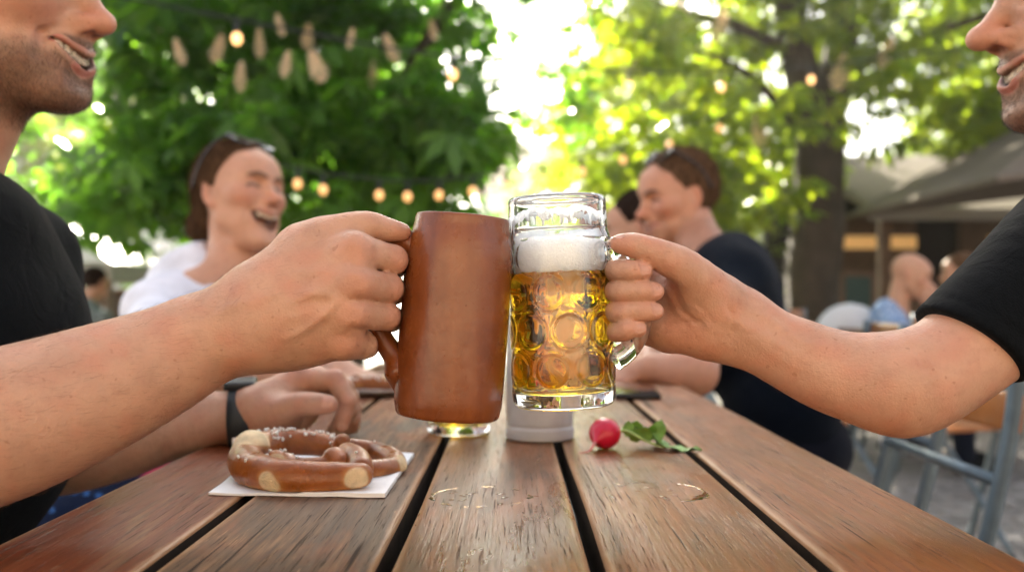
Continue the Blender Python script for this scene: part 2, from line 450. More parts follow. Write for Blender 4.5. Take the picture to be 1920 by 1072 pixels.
def stein_hand():
    """right hand of the near left man, back of the hand to the camera, fist round the stein's handle"""
    fs = [finger([(664, 472, .676, .0135), (737, 487, .696, .0108), (743, 494, .737, .0104), (712, 496, .750, .0092)]),
          finger([(668, 531, .668, .0138), (728, 540, .689, .0108), (738, 545, .731, .0104), (708, 547, .748, .0092)]),
          finger([(660, 588, .670, .0132), (723, 592, .691, .0104), (733, 597, .732, .0100), (704, 599, .748, .009)]),
          finger([(644, 640, .680, .0122), (680, 646, .696, .0104), (688, 648, .730, .0092), (674, 648, .744, .0082)])]
    th = [wp(600, 452, .690, .0150), wp(640, 434, .692, .0128), wp(688, 424, .696, .0108), wp(722, 430, .702, .0090), wp(754, 435, .707, .0066)]
    thumb = chain(th, n=3, k=.001)
    mc = []
    wr = [(497, 560, .684, .0205), (497, 585, .678, .021), (497, 610, .680, .021), (500, 634, .688, .018)]
    kn = [(664, 472, .678, .0138), (668, 531, .671, .0138), (660, 588, .673, .0132), (644, 640, .682, .0122)]
    for a, b in zip(wr, kn): mc.append(Cone(W(*a[:3]), W(*b[:3]), a[3], b[3]))
    mc.append(chain([wp(505, 545, .690, .022), wp(555, 492, .690, .0205), wp(606, 452, .692, .0152)], n=3))
    palm = U(mc + [Ell(W(585, 555, .697), (.036, .019, .036)), Ell(W(560, 640, .697), (.036, .017, .0165), rot('Y', -8)),
                   Ell(W(600, 470, .70), (.028, .013, .016), rot('Y', 24))], 0.017)
    bumps = [Ell(W(p[0] + 2, p[1] - 2, p[2] - .0065), (.0088, .0078, .0085)) for p in kn]
    palm = U([palm] + bumps, .006)
    h = Hand(palm, fs + [thumb], .0065, .0016)
    # wrist notch between thumb pad and forearm
    arm = chain([wp(515, 592, .684, .0290), wp(465, 597, .689, .0298), wp(420, 618, .688, .0318), wp(370, 642, .684, .0350), wp(300, 679, .677, .0388),
                 wp(200, 722, .663, .0440), wp(100, 762, .648, .0480), wp(0, 797, .633, .0508), wp(-120, 833, .618, .0510), wp(-250, 868, .606, .048)], sq=((0, 1, 0), 0.86), n=4)
    ulna = Ell(W(470, 655, .672), (.012, .010, .009))
    full = U([h, U([arm, ulna], .012)], 0.022)
    full = Off(full, 0, grooves([([(555, 565, .66), (588, 550, .66), (620, 553, .66), (640, 560, .66)], 0.0016, .0030),
                                 ([(520, 640, .66), (560, 625, .66), (600, 600, .66), (630, 570, .66), (648, 560, .66)], 0.0017, .0028),
                                 ([(545, 515, .66), (590, 508, .66), (645, 512, .66)], .0008, .003),
                                 ([(400, 600, .68), (450, 575, .68), (500, 560, .67), (545, 540, .66)], .0009, .0035),
                                 ([(530, 575, .66), (590, 545, .66), (648, 520, .66)], .0009, .005),
                                 ([(530, 600, .66), (590, 592, .66), (640, 588, .66)], .0009, .005),
                                 ([(655, 497, .66), (690, 503, .67), (720, 511, .68)], -.0020, .0028),
                                 ([(655, 561, .66), (690, 563, .67), (715, 566, .68)], -.0020, .0028),
                                 ([(645, 615, .66), (680, 618, .67), (700, 621, .68)], -.0020, .0028)]
                                + [([(660 + dx, 462 + 59 * k, .66), (664 + dx, 472 + 58 * k, .66), (661 + dx, 482 + 58 * k, .66)], -.0007, .0014) for k in range(3) for dx in (-9, 0, 8)], .690))
    nl = nail_ell(W(754, 435, .707), W(722, 430, .702), (0.25, -.35, 1), .0068, .0058)
    red = [Ell(W(k[0] + 4, k[1] + 2, k[2] - .010), (.011, .012, .010)) for k in kn] + [Ell(W(760, 487, .69), (.009, .014, .011)), Ell(W(752, 540, .685), (.009, .014, .011)), Ell(W(748, 592, .687), (.009, .014, .010)), Ell(W(762, 436, .705), (.012, .01, .008))]
    return full, dict(nails=[nl], red=red)

def mug_hand():
    """right hand of the near right man, palm to the camera, fingers closed round the glass handle"""
    rows = [(507, 1254, 1206, .0082), (546, 1256, 1228, .0082), (585, 1254, 1228, .0080), (622, 1246, 1197, .0075)]
    fs, nails, red = [], [], []
    for i, (y, xm, xt, r) in enumerate(rows):
        yt = y + (1, 0, -2, -6)[i]
        q = [R4(W(*a), b) for a, b in (((xm, y + 3, .772), r * 1.3), ((1166, y, .744), r * 1.08), ((1152, y, .722), r * 1.03), ((1163, y + .3, .7055), r * 1.01), (((1163 + xt) / 2 - 4, (y + yt) / 2, .6985), r), ((xt - 16, yt, .6970), r * .97), ((xt, yt + .5, .6985), r * .84))]
        fs.append(chain(q, n=3))
        nails.append(nail_ell(W(xt + 1, yt - 1, .6985), W(xt - 22, yt - 1, .6970), (.18, -1, .30), r * .92, .0072))
        red.append(Ell(W(xt + 2, yt, .697), (.011, .009, .008)))
    thumb = chain([wp(1345, 560, .728, .019), wp(1287, 506, .711, .0148), wp(1245, 482, .704, .0122), wp(1205, 465, .702, .0098), wp(1185, 459.5, .703, .0092), wp(1162, 457, .7055, .0072)], n=3, k=.0006)
    nails.append(nail_ell(W(1164, 457, .7055), W(1190, 461, .702), (-.1, -.25, 1), .0074, .0062))
    red += [Ell(W(1160, 458, .70), (.012, .012, .010)), Ell(W(1290, 620, .727), (.02, .012, .014)), Ell(W(1255, 530, .72), (.014, .012, .012))]
    mcs = [Cone(W(1385, 590 + 8 * i, .742), W(xm, y + 3, .772), .017, .0125) for i, (y, xm, xt, r) in enumerate(rows)]
    palm = U(mcs + [Ell(W(1312, 555, .731), (.030, .020, .021), rot('Y', 38)),           # thenar
                    Ell(W(1298, 622, .742), (.037, .019, .0165), rot('Y', 4)),            # hypothenar
                    Ell(W(1345, 600, .742), (.027, .017, .027)),
                    Ell(W(1250, 590, .752), (.018, .014, .028))], .013)
    h = Hand(palm, fs + [thumb], .009, .0014)
    arm = chain([wp(1345, 600, .738, .0240), wp(1378, 611, .738, .0240), wp(1420, 632, .735, .0260), wp(1480, 661, .731, .0285), wp(1550, 692, .725, .0315), wp(1620, 711, .718, .0340),
                 wp(1690, 721, .712, .0345)], sq=((0, 1, 0), .88), n=5)
    upper = chain([wp(1690, 721, .712, .0345), wp(1745, 703, .715, .0370), wp(1805, 662, .722, .0380), wp(1880, 600, .735, .0410), wp(1990, 505, .76, .046)], sq=((0, 1, 0), .95), n=5)
    arm = U([arm, upper], .018)
    full = U([h, arm], .018)
    g = grooves([([(1238, 503, .72), (1262, 543, .72), (1283, 585, .72), (1325, 618, .72)], -.0016, .0022),
                 ([(1232, 640, .72), (1262, 610, .72), (1320, 600, .72)], -.0009, .0016),
                 ([(1290, 560, .72), (1320, 585, .72), (1335, 612, .72)], -.0007, .0013),
                 ([(1258, 585, .72), (1290, 610, .72), (1312, 645, .72)], -.0006, .0012),
                 ([(1352, 558, .72), (1366, 600, .72), (1360, 648, .72)], -.0012, .0016), ([(1360, 565, .72), (1374, 604, .72), (1370, 640, .72)], -.0007, .0012),
                 ([(1688, 640, .70), (1706, 668, .70), (1712, 700, .70)], -.0016, .0026), ([(1698, 640, .70), (1720, 660, .70), (1735, 690, .70)], -.0009, .002),
                 ([(1244, 468, .70), (1250, 480, .70), (1252, 494, .70)], -.0007, .0014), ([(1200, 452, .70), (1204, 464, .70), (1203, 478, .70)], -.0005, .0012),
                 ([(1345, 588, .71), (1400, 612, .71), (1450, 640, .71), (1510, 676, .71)], .0016, .0042), ([(1385, 618, .71), (1440, 655, .71), (1500, 695, .71)], .0012, .004),
                 ([(1400, 575, .71), (1450, 600, .71), (1500, 640, .71), (1560, 650, .71)], .0008, .003)]
                + [([(1192 + k * 10, y - 11, .69), (1190 + k * 10, y, .69), (1192 + k * 10, y + 11, .69)], -.0005, .0010) for y in (508, 546, 584) for k in (0, .45)], .745)
    full = Off(full, 0, g)
    return full, dict(nails=nails, red=red)

def watch_hand():
    """left hand of the near left man lying half closed on the table, thumb toward the camera"""
    z0 = 1.06
    pal = [Cone(W(480, 762, 1.055), W(562, 712, 1.075), .024, .0150), Cone(W(480, 770, 1.07), W(590, 712, 1.095), .024, .0150), Cone(W(480, 780, 1.085), W(612, 722, 1.115), .022, .0145), Cone(W(480, 790, 1.09), W(626, 740, 1.13), .02, .0135)]
    palm = U(pal + [Ell(W(520, 772, 1.05), (.030, .022, .022)), Ell(W(545, 765, 1.09), (.034, .03, .026)), Ell(W(520, 800, 1.075), (.030, .026, .016))], .014)
    fs = [finger([(562, 712, 1.075, .0150), (628, 712, 1.062, .0118), (652, 752, 1.055, .0102), (640, 798, 1.052, .0082)]),
          finger([(590, 712, 1.095, .0148), (644, 728, 1.085, .0120), (655, 770, 1.078, .0102), (628, 806, 1.076, .0086)]),
          finger([(612, 722, 1.115, .0140), (655, 745, 1.105, .0116), (660, 785, 1.10, .0100), (624, 812, 1.095, .0084)]),
          finger([(626, 740, 1.13, .0130), (662, 766, 1.125, .0104), (660, 798, 1.12, .0090), (628, 816, 1.11, .0078)])]
    thumb = chain([wp(500, 778, 1.048, .020), wp(530, 768, 1.035, .0165), wp(562, 757, 1.025, .0128), wp(592, 757, 1.02, .0118), wp(616, 758, 1.018, .0098)], n=3, k=.001)
    h = Hand(palm, fs + [thumb], .009, .0014)
    arm = chain([wp(505, 780, 1.07, .0265), wp(455, 785, 1.065, .0270), wp(400, 784, 1.06, .0300), wp(320, 803, 1.05, .0345), wp(230, 828, 1.04, .040), wp(130, 850, 1.03, .043), wp(40, 858, 1.03, .044)], n=4)
    full = U([h, arm], .018)
    nl = [nail_ell(W(616, 758, 1.018), W(592, 757, 1.02), (-.1, -1, .55), .0100, .0075), nail_ell(W(640, 798, 1.052), W(652, 752, 1.055), (.6, -.9, .2), .0084, .006)]
    red = [Ell(W(560, 700, 1.06), (.018, .02, .012)), Ell(W(632, 705, 1.055), (.012, .014, .012)), Ell(W(620, 758, 1.012), (.014, .012, .012)), Ell(W(646, 775, 1.045), (.01, .01, .02))]
    return full, dict(nails=nl, red=red)

SKIN = np.array([0.475, 0.266, 0.168]); SKIN_RED = np.array([0.49, 0.185, 0.110]); NAIL = np.array([0.54, 0.285, 0.195])
def skin_cols(V, info, base=SKIN, mott=1.0):
    C = np.repeat(base[None], len(V), 0).astype(float)
    m = 0.5 + 0.5 * nz(V, 60, 3); m2 = 0.5 + 0.5 * nz(V, 170, 5)
    C *= (1 + 0.17 * mott * (m - .5) + 0.10 * mott * (m2 - .5))[:, None]
    r = np.clip(0.36 * ss(.40, .95, 0.5 + 0.5 * nz(V, 95, 8)) * mott, 0, 1)
    for e in info.get('red', []):
        d = e(V); r = np.maximum(r, 0.42 * (1 - ss(-.006, .009, d)))
    C = C * (1 - r[:, None]) + SKIN_RED * r[:, None]
    ro = np.zeros(len(V))
    for e in info.get('nails', []):
        m = 1 - ss(-.0002, .0007, e(V))
        C = C * (1 - m[:, None]) + NAIL * m[:, None]; ro = np.maximum(ro, m)
    return C, ro
# ------------------------------------------------------------------ heads
# canonical head: x forward, y to the person's left, z up, origin between the ears (metres)
def head(open_=0.3, smile=1.0, wide=1.0, female=False, eyes=True, nose=1.0, lower=True):
    s = []
    sg = (1, -1)
    dz = -.014 * max(0, open_ - .6)        # the jaw drops with the mouth
    skull = U([Ell((-.012, 0, .042), (.094, .074, .086)), Ell((.042, 0, .040), (.050, .060, .062)), Ell((.02, 0, .0), (.07, .064, .07))], .03)
    jawr = .052 if not female else .047
    jaw = U([Cone((.010, y * jawr, -.045 + dz * .3), (.074, y * .016, -.086 + dz), .020, .0165) for y in sg] + [Cone((.005, y * (jawr + .004), -.005), (.010, y * jawr, -.045), .020, .020) for y in sg]
            + [Ell((.084 + dz * .4, 0, -.086 + dz), (.0150, .022, .0160)), Ell((.045, 0, -.06), (.046, .042, .036)), Ell((.030, 0, -.082 + dz), (.052, .040, .022))] + [Ell((.040, y * .040, -.052), (.032, .018, .026)) for y in sg], .022)
    cheek = [Ell((.060, y * .042, -.018 + .006 * smile), (.024, .021 + .003 * smile, .022)) for y in sg] + [Ell((.050, y * .050, -.004), (.022, .016, .014)) for y in sg]
    brow = [Cone((.086, y * .010, .032), (.068, y * .046, .032), .010, .009) for y in sg] + [Ell((.070, 0, .055), (.028, .046, .03))]
    muzzle = [Ell((.076, 0, -.052), (.024, .030, .026))]
    face = U([skull, jaw] + cheek + brow + muzzle, .020)
    # nose
    n_ = U([Cone((.086, 0, .020), (.112 + .006 * (nose - 1), 0, -.018), .0075, .0098), Ell((.1155 + .010 * (nose - 1), 0, -.0215), (.0115, .0105, .0098))]
           + [Ell((.1005, y * .0125, -.0245), (.0115, .0072, .0085)) for y in sg], .009)
    face = U([face, n_], .012)
    cut = [Ell((.1065, y * .0068, -.0325), (.0062, .0034, .0032), rot('Z', 14 * y)) for y in sg]
    # eyes: sockets, lids (laughing people keep them nearly shut)
    soc = U([Ell((.093, y * .032, .016), (.0165, .019, .0125)) for y in sg], .004)
    face = Sub(face, soc, .012)
    lid = U([Ell((.0728, y * .032, .0145), (.0128, .0150, .0122)) for y in sg], .0)
    face = U([face, lid], .004)
    xe = np.linspace(.03, .12, 181); base0 = face
    def se(y, z):
        d = base0(np.stack([xe, np.full(181, y), np.full(181, z)], 1)); k = np.where(d < 0)[0]
        return xe[k[-1]] if len(k) else .06
    def path(yz, r, dx=0.0): return [(se(y, z) + dx, y, z, r) for y, z in yz]
    slit = U([poly(path([(y * .0185, .0098), (y * .025, .0128), (y * .032, .0140), (y * .040, .0128), (y * .0465, .0092)], .0016), .0) for y in sg])
    low = U([poly(path([(y * .020, .0035), (y * .030, .0020), (y * .041, .0030)], .0012), .0) for y in sg]); crow = U([poly(path([(y * .050, .012), (y * .058, .016)], .0009), .0) for y in sg] + [poly(path([(y * .050, .008), (y * .059, .006)], .0009), .0) for y in sg])
    browm = U([poly([(a, b, c, r) for (a, b, c, _), r in zip(path([(y * .013, .0300), (y * .024, .0345), (y * .038, .0360), (y * .050, .0310)], 0), (.0030, .0035, .0030, .0016))], .0) for y in sg])
    eyem = U([poly(path([(y * .0180, .0096), (y * .025, .0122), (y * .032, .0132), (y * .040, .0122), (y * .0470, .0088)], .0026), .0) for y in sg])
    face = U([face, U([poly([(a - .002, b, c, r) for (a, b, c, _), r in zip(path([(y * .013, .0300), (y * .024, .0345), (y * .038, .0360), (y * .050, .0310)], 0), (.0034, .0038, .0032, .002))], .0) for y in sg])], .004)
    face = Sub(face, U([low, crow]), .004); cut.append(slit)
    # mouth: lips follow the face's own surface; corners rise with the smile
    mw = .0255 + .0065 * smile; up = .012 * smile; o = open_; base = face
    xs = np.linspace(.03, .14, 221); base = face
    def sx(y, z):
        d = base(np.stack([xs, np.full(221, y), np.full(221, z)], 1)); k = np.where(d < 0)[0]
        return xs[k[-1]] if len(k) else .06
    zl = lambda y: -.0560 + up * (abs(y) / mw) ** 1.7
    th = lambda y: max(0.0, 1 - (y / mw) ** 2) ** .72
    ys = np.linspace(-mw, mw, 13); gap = lambda y: .0008 + .0185 * o * th(y) ** .8
    zu = lambda y: zl(y) + .0045 * th(y) ** .5 + .10 * gap(y); zd = lambda y: zl(y) - .0050 * th(y) ** .5 - .90 * gap(y)
    ru = lambda y: .0013 + .0011 * th(y); rd = lambda y: .0016 + .0021 * th(y)
    upl = U([Cone((sx(a, zu(a)) - .0012, a, zu(a)), (sx(b, zu(b)) - .0012, b, zu(b)), ru(a), ru(b)) for a, b in zip(ys[:-1], ys[1:])], .0006)
    lol = U([Cone((sx(a, zd(a)) - .0012 - .003 * o, a, zd(a)), (sx(b, zd(b)) - .0012 - .003 * o, b, zd(b)), rd(a), rd(b)) for a, b in zip(ys[:-1], ys[1:])], .0006)
    face = U([face, U([upl, lol], .0)], .005)
    zc = lambda y: zl(y) - .40 * gap(y); rc = lambda y: .0006 + .46 * gap(y)
    yc = np.linspace(-mw * .93, mw * .93, 21)
    cav = U([Cone((sx(y, zc(y)) + .012, y * 1.02, zc(y)), (sx(y, zc(y)) - .012 - .006 * th(y), y * .85, zc(y)), rc(y), rc(y) * .9) for y in yc], .0)
    cut.append(cav)
    fold = U([poly([(sx(y * .0185, -.026) + .001, y * .0185, -.026, .0016), (sx(y * .031, -.036) + .001, y * .031, -.036, .0024), (sx(y * .0405, -.049) + .001, y * .0405, -.049, .0022), (sx(y * .043, -.062) + .001, y * .043, -.062, .001)], .001) for y in sg])
    face = Sub(face, fold, .008)
    lipc = U([Ell((sx(y * (mw + .004), zl(mw)) - .003, y * (mw + .004), zl(mw)), .0035) for y in sg])
    face = Sub(face, lipc, .007)
    face = Sub(face, Cone((.105, -.016, -.0775 + dz), (.105, .016, -.0775 + dz), .009), .010)                 # hollow under the lower lip
    face = Sub(face, Cone((.1085, 0, -.037), (.1055, 0, -.046), .0016), .004)                       # philtrum
    ear = []
    for y in sg:
        E = Ell((-.006, y * .076, .004), (.017, .006, .031), rot('Z', -22 * y) @ rot('Y', -10))
        E = Sub(E, Ell((-.002, y * .081, .006), (.010, .005, .020), rot('Z', -22 * y)), .003)
        ear += [E, Ell((.004, y * .073, -.020), (.008, .006, .009))]
    face = U([face, U(ear, .004)], .006)
    body = Sub(face, U(cut, .0), .0018)
    yt = np.linspace(-mw * .86, mw * .86, 9)
    yt = np.linspace(-mw * .70, mw * .70, 8)
    def arch(y): e = .002; return rot('Z', math.degrees(math.atan2(sx(y - e, zl(y)) - sx(y + e, zl(y)), 2 * e)))
    teeth = U([Box((sx(y, zl(y)) - .0066 - .004 * abs(y) / mw, y, zu(y) - .0044 - .0012 * min(o, 1.2) - .10 * min(gap(y), .014)), (.0030, .0042, .0062 - .0016 * abs(y) / mw), arch(y), .0020) for y in yt], .0003)
    lowt = U([Box((sx(y, zl(y)) - .0135, y, zd(y) + .0022), (.003, .0036, .0040), arch(y), .0018) for y in yt[1:-1] * .8], .0003)
    T = [teeth] + ([lowt] if open_ > .7 and lower else [])
    tongue = Ell((.066, 0, -.078 - .006 * o), (.022, .018, .010))
    body = U([body] + T + ([tongue] if open_ > .5 else []), .0)
    return dict(node=body, teeth=U(T), lips=U([upl, lol]), cav=U([Cone((sx(y, zc(y)) - .0045, y * .97, zc(y)), (sx(y, zc(y)) - .016, y * .8, zc(y)), rc(y) * .9 + .0005) for y in yc], .0), nostril=U(cut[:2]), lid=None,
                nosetip=Ell((.113, 0, -.022), (.018, .022, .018)), cheeks=U([Ell((.066, y * .046, -.012), (.026, .026, .022)) for y in sg]), ears=U(ear), eye=eyem, brow=browm)
LIP = np.array([.42, .15, .115]); BEARD = np.array([.075, .040, .022])
def head_cols(V, C, g, hd, R, t, beard=0.0, stub=None):
    """paint the skin's own colours of a placed head: lips, teeth, beard, brows"""
    X = (V - t) @ R
    near = (np.abs(X) < .2).all(1)
    i = np.where(near)[0]; X = X[i]; c = C[i]; gg = g[i]
    def put(m, col):
        nonlocal c; c = c * (1 - m[:, None]) + np.asarray(col) * m[:, None]
    put(.55 * (1 - ss(-.012, .016, hd['cheeks'](X))), SKIN_RED); put(.50 * (1 - ss(-.006, .010, hd['nosetip'](X))), SKIN_RED); put(.8 * (1 - ss(-.003, .004, hd['ears'](X))), SKIN_RED)
    bm = np.zeros(len(X))
    if beard > 0:
        x, y, z = X.T
        low = 1 - ss(-.034 - .25 * np.maximum(0, .062 - x), -.020 - .25 * np.maximum(0, .062 - x), z + .006 * nz(X, 120, 2))
        mous = (1 - ss(.020, .030, np.abs(y))) * ss(.08, .09, x) * (1 - ss(-.040, -.035, z))
        cheekfree = ss(.010, .022, np.hypot((x - .070) / 1.2, (z + .025))) if False else 1.0
        jawm = 1 - ss(-.058, -.036, z + .10 * np.maximum(0, x - .01) - .004 * nz(X, 90, 5))
        side = (1 - ss(.026, .046, x)) * (1 - ss(.0, .03, z))
        bm = np.clip(np.maximum(np.maximum(jawm, side), mous) * low, 0, 1)
        bm *= ss(-.135, -.112, z)
        lipd = hd['lips'](X); bm *= ss(.0003, .0018, lipd)
        put(bm * beard * (.86 + .14 * nz(X, 300, 9)), BEARD)
    put(.85 * (1 - ss(.0002, .0014, hd['lips'](X))), LIP)
    put(.9 * (1 - ss(-.001, .002, hd['cav'](X))), (.045, .010, .009))
    put(.8 * (1 - ss(-.0005, .0012, hd['nostril'](X))), (.09, .03, .022))
    put(.9 * (1 - ss(.0, .0016, hd['eye'](X))), (.045, .022, .015)); put(.88 * (1 - ss(-.0008, .0020, hd['brow'](X) + .0012 * nz(X, 400, 3))), (.055, .030, .018))
    tm = 1 - ss(.0001, .0008, hd['teeth'](X)); put(tm, (.76, .66, .50))
    c *= 1.0; C[i] = c; g[i] = np.maximum(gg, np.maximum(tm, .5 * (1 - ss(.0, .001, hd['lips'](X)))))
    m = np.zeros(len(V)); m[i] = bm
    return C, g, m
def head_R(yaw, pitch=0.0, roll=0.0):
    """yaw: world heading in degrees (0 = +x, 90 = away from the camera); pitch > 0 looks down"""
    return rot('Z', yaw) @ rot('Y', pitch) @ rot('X', roll)
# ------------------------------------------------------------------ people
def mat_cloth(name, col, dots=None, bumpd=.0004, rough=.85, weave=1400, sheen=.03):
    m, nt, b, out = new_mat(name); v = objco(nt)
    n = noise(nt, v, 14, 4)
    c = mix(nt, 1.0, col, ramp(nt, n.outputs[0], [(.3, .80), (.7, 1.15)]).outputs[0], 'MULTIPLY')
    fuzz = noise(nt, v, 900, 2)
    c = mix(nt, 1.0, c, ramp(nt, fuzz.outputs[0], [(.3, .82), (.7, 1.18)]).outputs[0], 'MULTIPLY')
    if dots:
        dc, sc, rad = dots
        vo = N(nt, 'ShaderNodeTexVoronoi'); vo.inputs['Scale'].default_value = sc; vo.inputs['Randomness'].default_value = .35; L(nt, v, vo.inputs['Vector'])
        c = mix(nt, ramp(nt, vo.outputs['Distance'], [(rad, 1.0), (rad + .08, 0.0)]).outputs[0], c, dc)
    L(nt, c, b.inputs['Base Color']); b.inputs['Roughness'].default_value = rough; b.inputs['Sheen Weight'].default_value = sheen; b.inputs['Specular IOR Level'].default_value = .06
    h = math_(nt, 'ADD', fuzz.outputs[0], math_(nt, 'MULTIPLY', noise(nt, v, 26, 4, .55, .8).outputs[0], 7.0))
    L(nt, bump(nt, h, bumpd), b.inputs['Normal'])
    return m
def mat_hair(name, c1, c2, rough=.42):
    m, nt, b, out = new_mat(name); v = objco(nt)
    n = noise(nt, mapping(nt, v, (160, 160, 28)), 1.0, 5, .6, .5)
    c = ramp(nt, n.outputs[0], [(.35, c1), (.75, c2)]).outputs[0]
    L(nt, c, b.inputs['Base Color']); b.inputs['Roughness'].default_value = .7; b.inputs['Specular IOR Level'].default_value = .0
    L(nt, bump(nt, n.outputs[0], .004), b.inputs['Normal'])
    return m
def strands(name, P, Nn, direc, ln, w, mat, parent, lift=.5, curve=.3, seed=1, spread=.28):
    """short hairs: two-segment thin blades rooted on the skin"""
    r = np.random.default_rng(seed); n = len(P)
    D = np.asarray(direc, float) + r.normal(0, spread, (n, 3)); D -= Nn * (D * Nn).sum(1)[:, None]; D /= np.linalg.norm(D, axis=1)[:, None] + 1e-9
    D = D + Nn * (lift * r.uniform(.4, 1.3, n))[:, None]; D /= np.linalg.norm(D, axis=1)[:, None]
    S = np.cross(D, r.normal(size=(n, 3))); S /= np.linalg.norm(S, axis=1)[:, None]
    l_ = (ln * r.uniform(.5, 1.25, n))[:, None]
    p0 = P - Nn * .0004; p1 = P + D * l_ * .5; p2 = P + D * l_ - Nn * l_ * curve * .5 + S * l_ * r.normal(0, .15, (n, 1))
    V = np.stack([p0 - S * w, p0 + S * w, p1 + S * w * .8, p1 - S * w * .8, p2 + S * w * .25, p2 - S * w * .25], 1).reshape(-1, 3)
    b = np.arange(n)[:, None] * 6
    Fq = np.concatenate([b + np.array([0, 1, 2, 3]), b + np.array([3, 2, 4, 5])])
    o = mesh_np(name, V, Fq, mat, parent); o['kind'] = 'stuff'; return o
def folds(amp, seed, sc=(9, 9, 5)):
    s_ = np.array(sc)
    def fn(P):
        a = nz(P * s_, 1.0, seed); b = nz(P * s_ * 2.3, 1.0, seed + 1)
        return amp * (np.abs(a) * 1.6 - .6 + .35 * b)
    return fn
def skin_mesh(node, h, info, parent, hd=None, R=None, t=None, beard=0.0, base=SKIN, mott=1.0, lo=None, hi=None):
    V, Q = mesh_sdf(node, h, lo, hi)
    o = mesh_np('body', V, Q, M['skin'], parent)
    C, g = skin_cols(V, info, base, mott); bm = np.zeros(len(V))
    if hd is not None: C, g, bm = head_cols(V, C, g, hd, R, t, beard)
    attr_col(o, 'col', C); gloss_attr(o, g)
    return o, V, bm
def cloth_mesh(name, node, h, mat, parent):
    V, Q = mesh_sdf(node, h); return mesh_np(name, V, Q, mat, parent)

M['black_tee'] = mat_cloth('black_tee', (.0030, .0038, .0046)); M['navy_tee'] = mat_cloth('navy_tee', (.0018, .0044, .0100)); M['denim'] = mat_cloth('denim', (.004, .006, .013))
M['white_blouse'] = mat_cloth('white_blouse', (.72, .73, .80)); M['red_bodice'] = mat_cloth('red_bodice', (.22, .012, .02), ((.6, .4, .35), 26, .16))
M['blue_skirt'] = mat_cloth('blue_skirt', (.006, .012, .035), ((.035, .11, .30), 42, .20)); M['pink_apron'] = mat_cloth('pink_apron', (.45, .02, .09))
M['check_shirt'] = mat_cloth('check_shirt', (.20, .30, .48), ((.55, .6, .68), 30, .22)); M['white_shirt'] = mat_cloth('white_shirt', (.62, .62, .62)); M['grey_shirt'] = mat_cloth('grey_shirt', (.16, .20, .20))
M['brown_hair'] = mat_hair('brown_hair', (.030, .0165, .010), (.14, .079, .043)); M['light_brown_hair'] = mat_hair('light_brown_hair', (.042, .024, .014), (.18, .105, .060))
M['dark_hair'] = mat_hair('dark_hair', (.010, .007, .006), (.04, .025, .018)); M['stubble'] = mat_plain('stubble', (.055, .028, .015), .5, var=.3); M['arm_hair'] = mat_plain('arm_hair', (.10, .05, .025), .4, var=.3)

def hair_cap(R, t, style, thick=.010, seed=3):
    cap = Ell((-.016, 0, .046), (.099 + thick * .4, .078 + thick * .5, .090 + thick * .6))
    if style == 'bun':
        cap = U([cap, Ell((-.085, 0, -.02), (.035, .05, .05)), Ell((-.125, 0, -.035), (.036, .034, .036))], .03)
        cut = U([Box((.135, 0, -.04), (.095, .2, .125), rot('Y', -17), .03), Box((.04, 0, -.10), (.075, .2, .085), None, .01)], .02)
    else:
        cut = U([Box((.140, 0, -.03), (.090, .2, .110), rot('Y', -14), .03), Box((.06, 0, -.11), (.085, .2, .098), rot('Y', 12), .02), Ell((0, .078, 0), (.026, .02, .036)), Ell((0, -.078, 0), (.026, .02, .036))], .012)
    n = Sub(cap, cut, .012)
    fn = lambda P: .0035 * nz(P * np.array([60, 60, 22]), 1.0, seed) + .0018 * nz(P * np.array([150, 150, 40]), 1.0, seed + 1)
    return tf(Off(n, 0, fn), R, t)

# -- near left man: black tee, fist round the stein, other forearm on the table
sh_full, sh_info = stein_hand(); wh_full, wh_info = watch_hand()
R_ = head_R(-6, 4); t_ = W(216, 48, .925) - R_ @ np.array([.127, 0, -.022]); hdL = head(.56, 1.2)
nb = np.array([-.575, .915, 1.015]); shR = np.array([-.60, .745, .95]); shL = np.array([-.575, 1.09, .95])
elR = W(-250, 868, .606); elL = W(40, 858, 1.03)
core = U([Cone(t_ + R_ @ np.array([-.030, 0, -.045]), nb, .058, .062), Cone(nb, shR, .05, .048), Cone(nb, shL, .05, .048), chain([R4(shR, .048), R4((shR + elR) / 2, .046), R4(elR, .045)], n=3),
          chain([R4(shL, .046), R4((shL + elL) / 2 + [0, .01, 0], .044), R4(elL, .042)], n=3), Cone(t_ + R_ @ np.array([.02, 0, -.075]), t_ + R_ @ np.array([-.02, 0, -.15]), .03, .035)], .03)
info = dict(nails=sh_info['nails'] + wh_info['nails'], red=sh_info['red'] + wh_info['red'])
pL = thing('person', 'man at the left in a black T-shirt with stubble, smiling and lifting the brown stein', 'person', (-.6, .9, 0))
nodeL = U([U([core, sh_full], .02), wh_full, tf(hdL['node'], R_, t_)], .016)
body, V, bm = skin_mesh(nodeL, .0017, info, pL, hdL, R_, t_, beard=.66)
Nn = vnormals(body); rg = np.random.default_rng(5)
k = np.where((bm > .25) & (rg.random(len(V)) < .9 * bm))[0]
Xh = Nn[k] * .3 + np.array([.25, -.1, -1.0])
strands('stubble', V[k], Nn[k], Xh, 0.0042, .00014, M['stubble'], pL, lift=.8, seed=2)
ax = (W(465, 597, .689) - elR); ax /= np.linalg.norm(ax)
px_ = CX + V[:, 0] / V[:, 1] * F_PX
k = np.where((V[:, 1] < .74) & (V[:, 0] < -.12) & (V[:, 2] > .72) & (px_ < 560) & (px_ > -120) & (rg.random(len(V)) < .085 * (1 + .8 * nz(V, 40, 4)) * (.35 + .65 * (px_ < 430))))[0]
strands('arm_hair', V[k], Nn[k], ax * .8 + np.array([0, 0, -.25]) + Nn[k] * .1, .0115, .000045, M['arm_hair'], pL, lift=.26, curve=.3, seed=3, spread=.15)
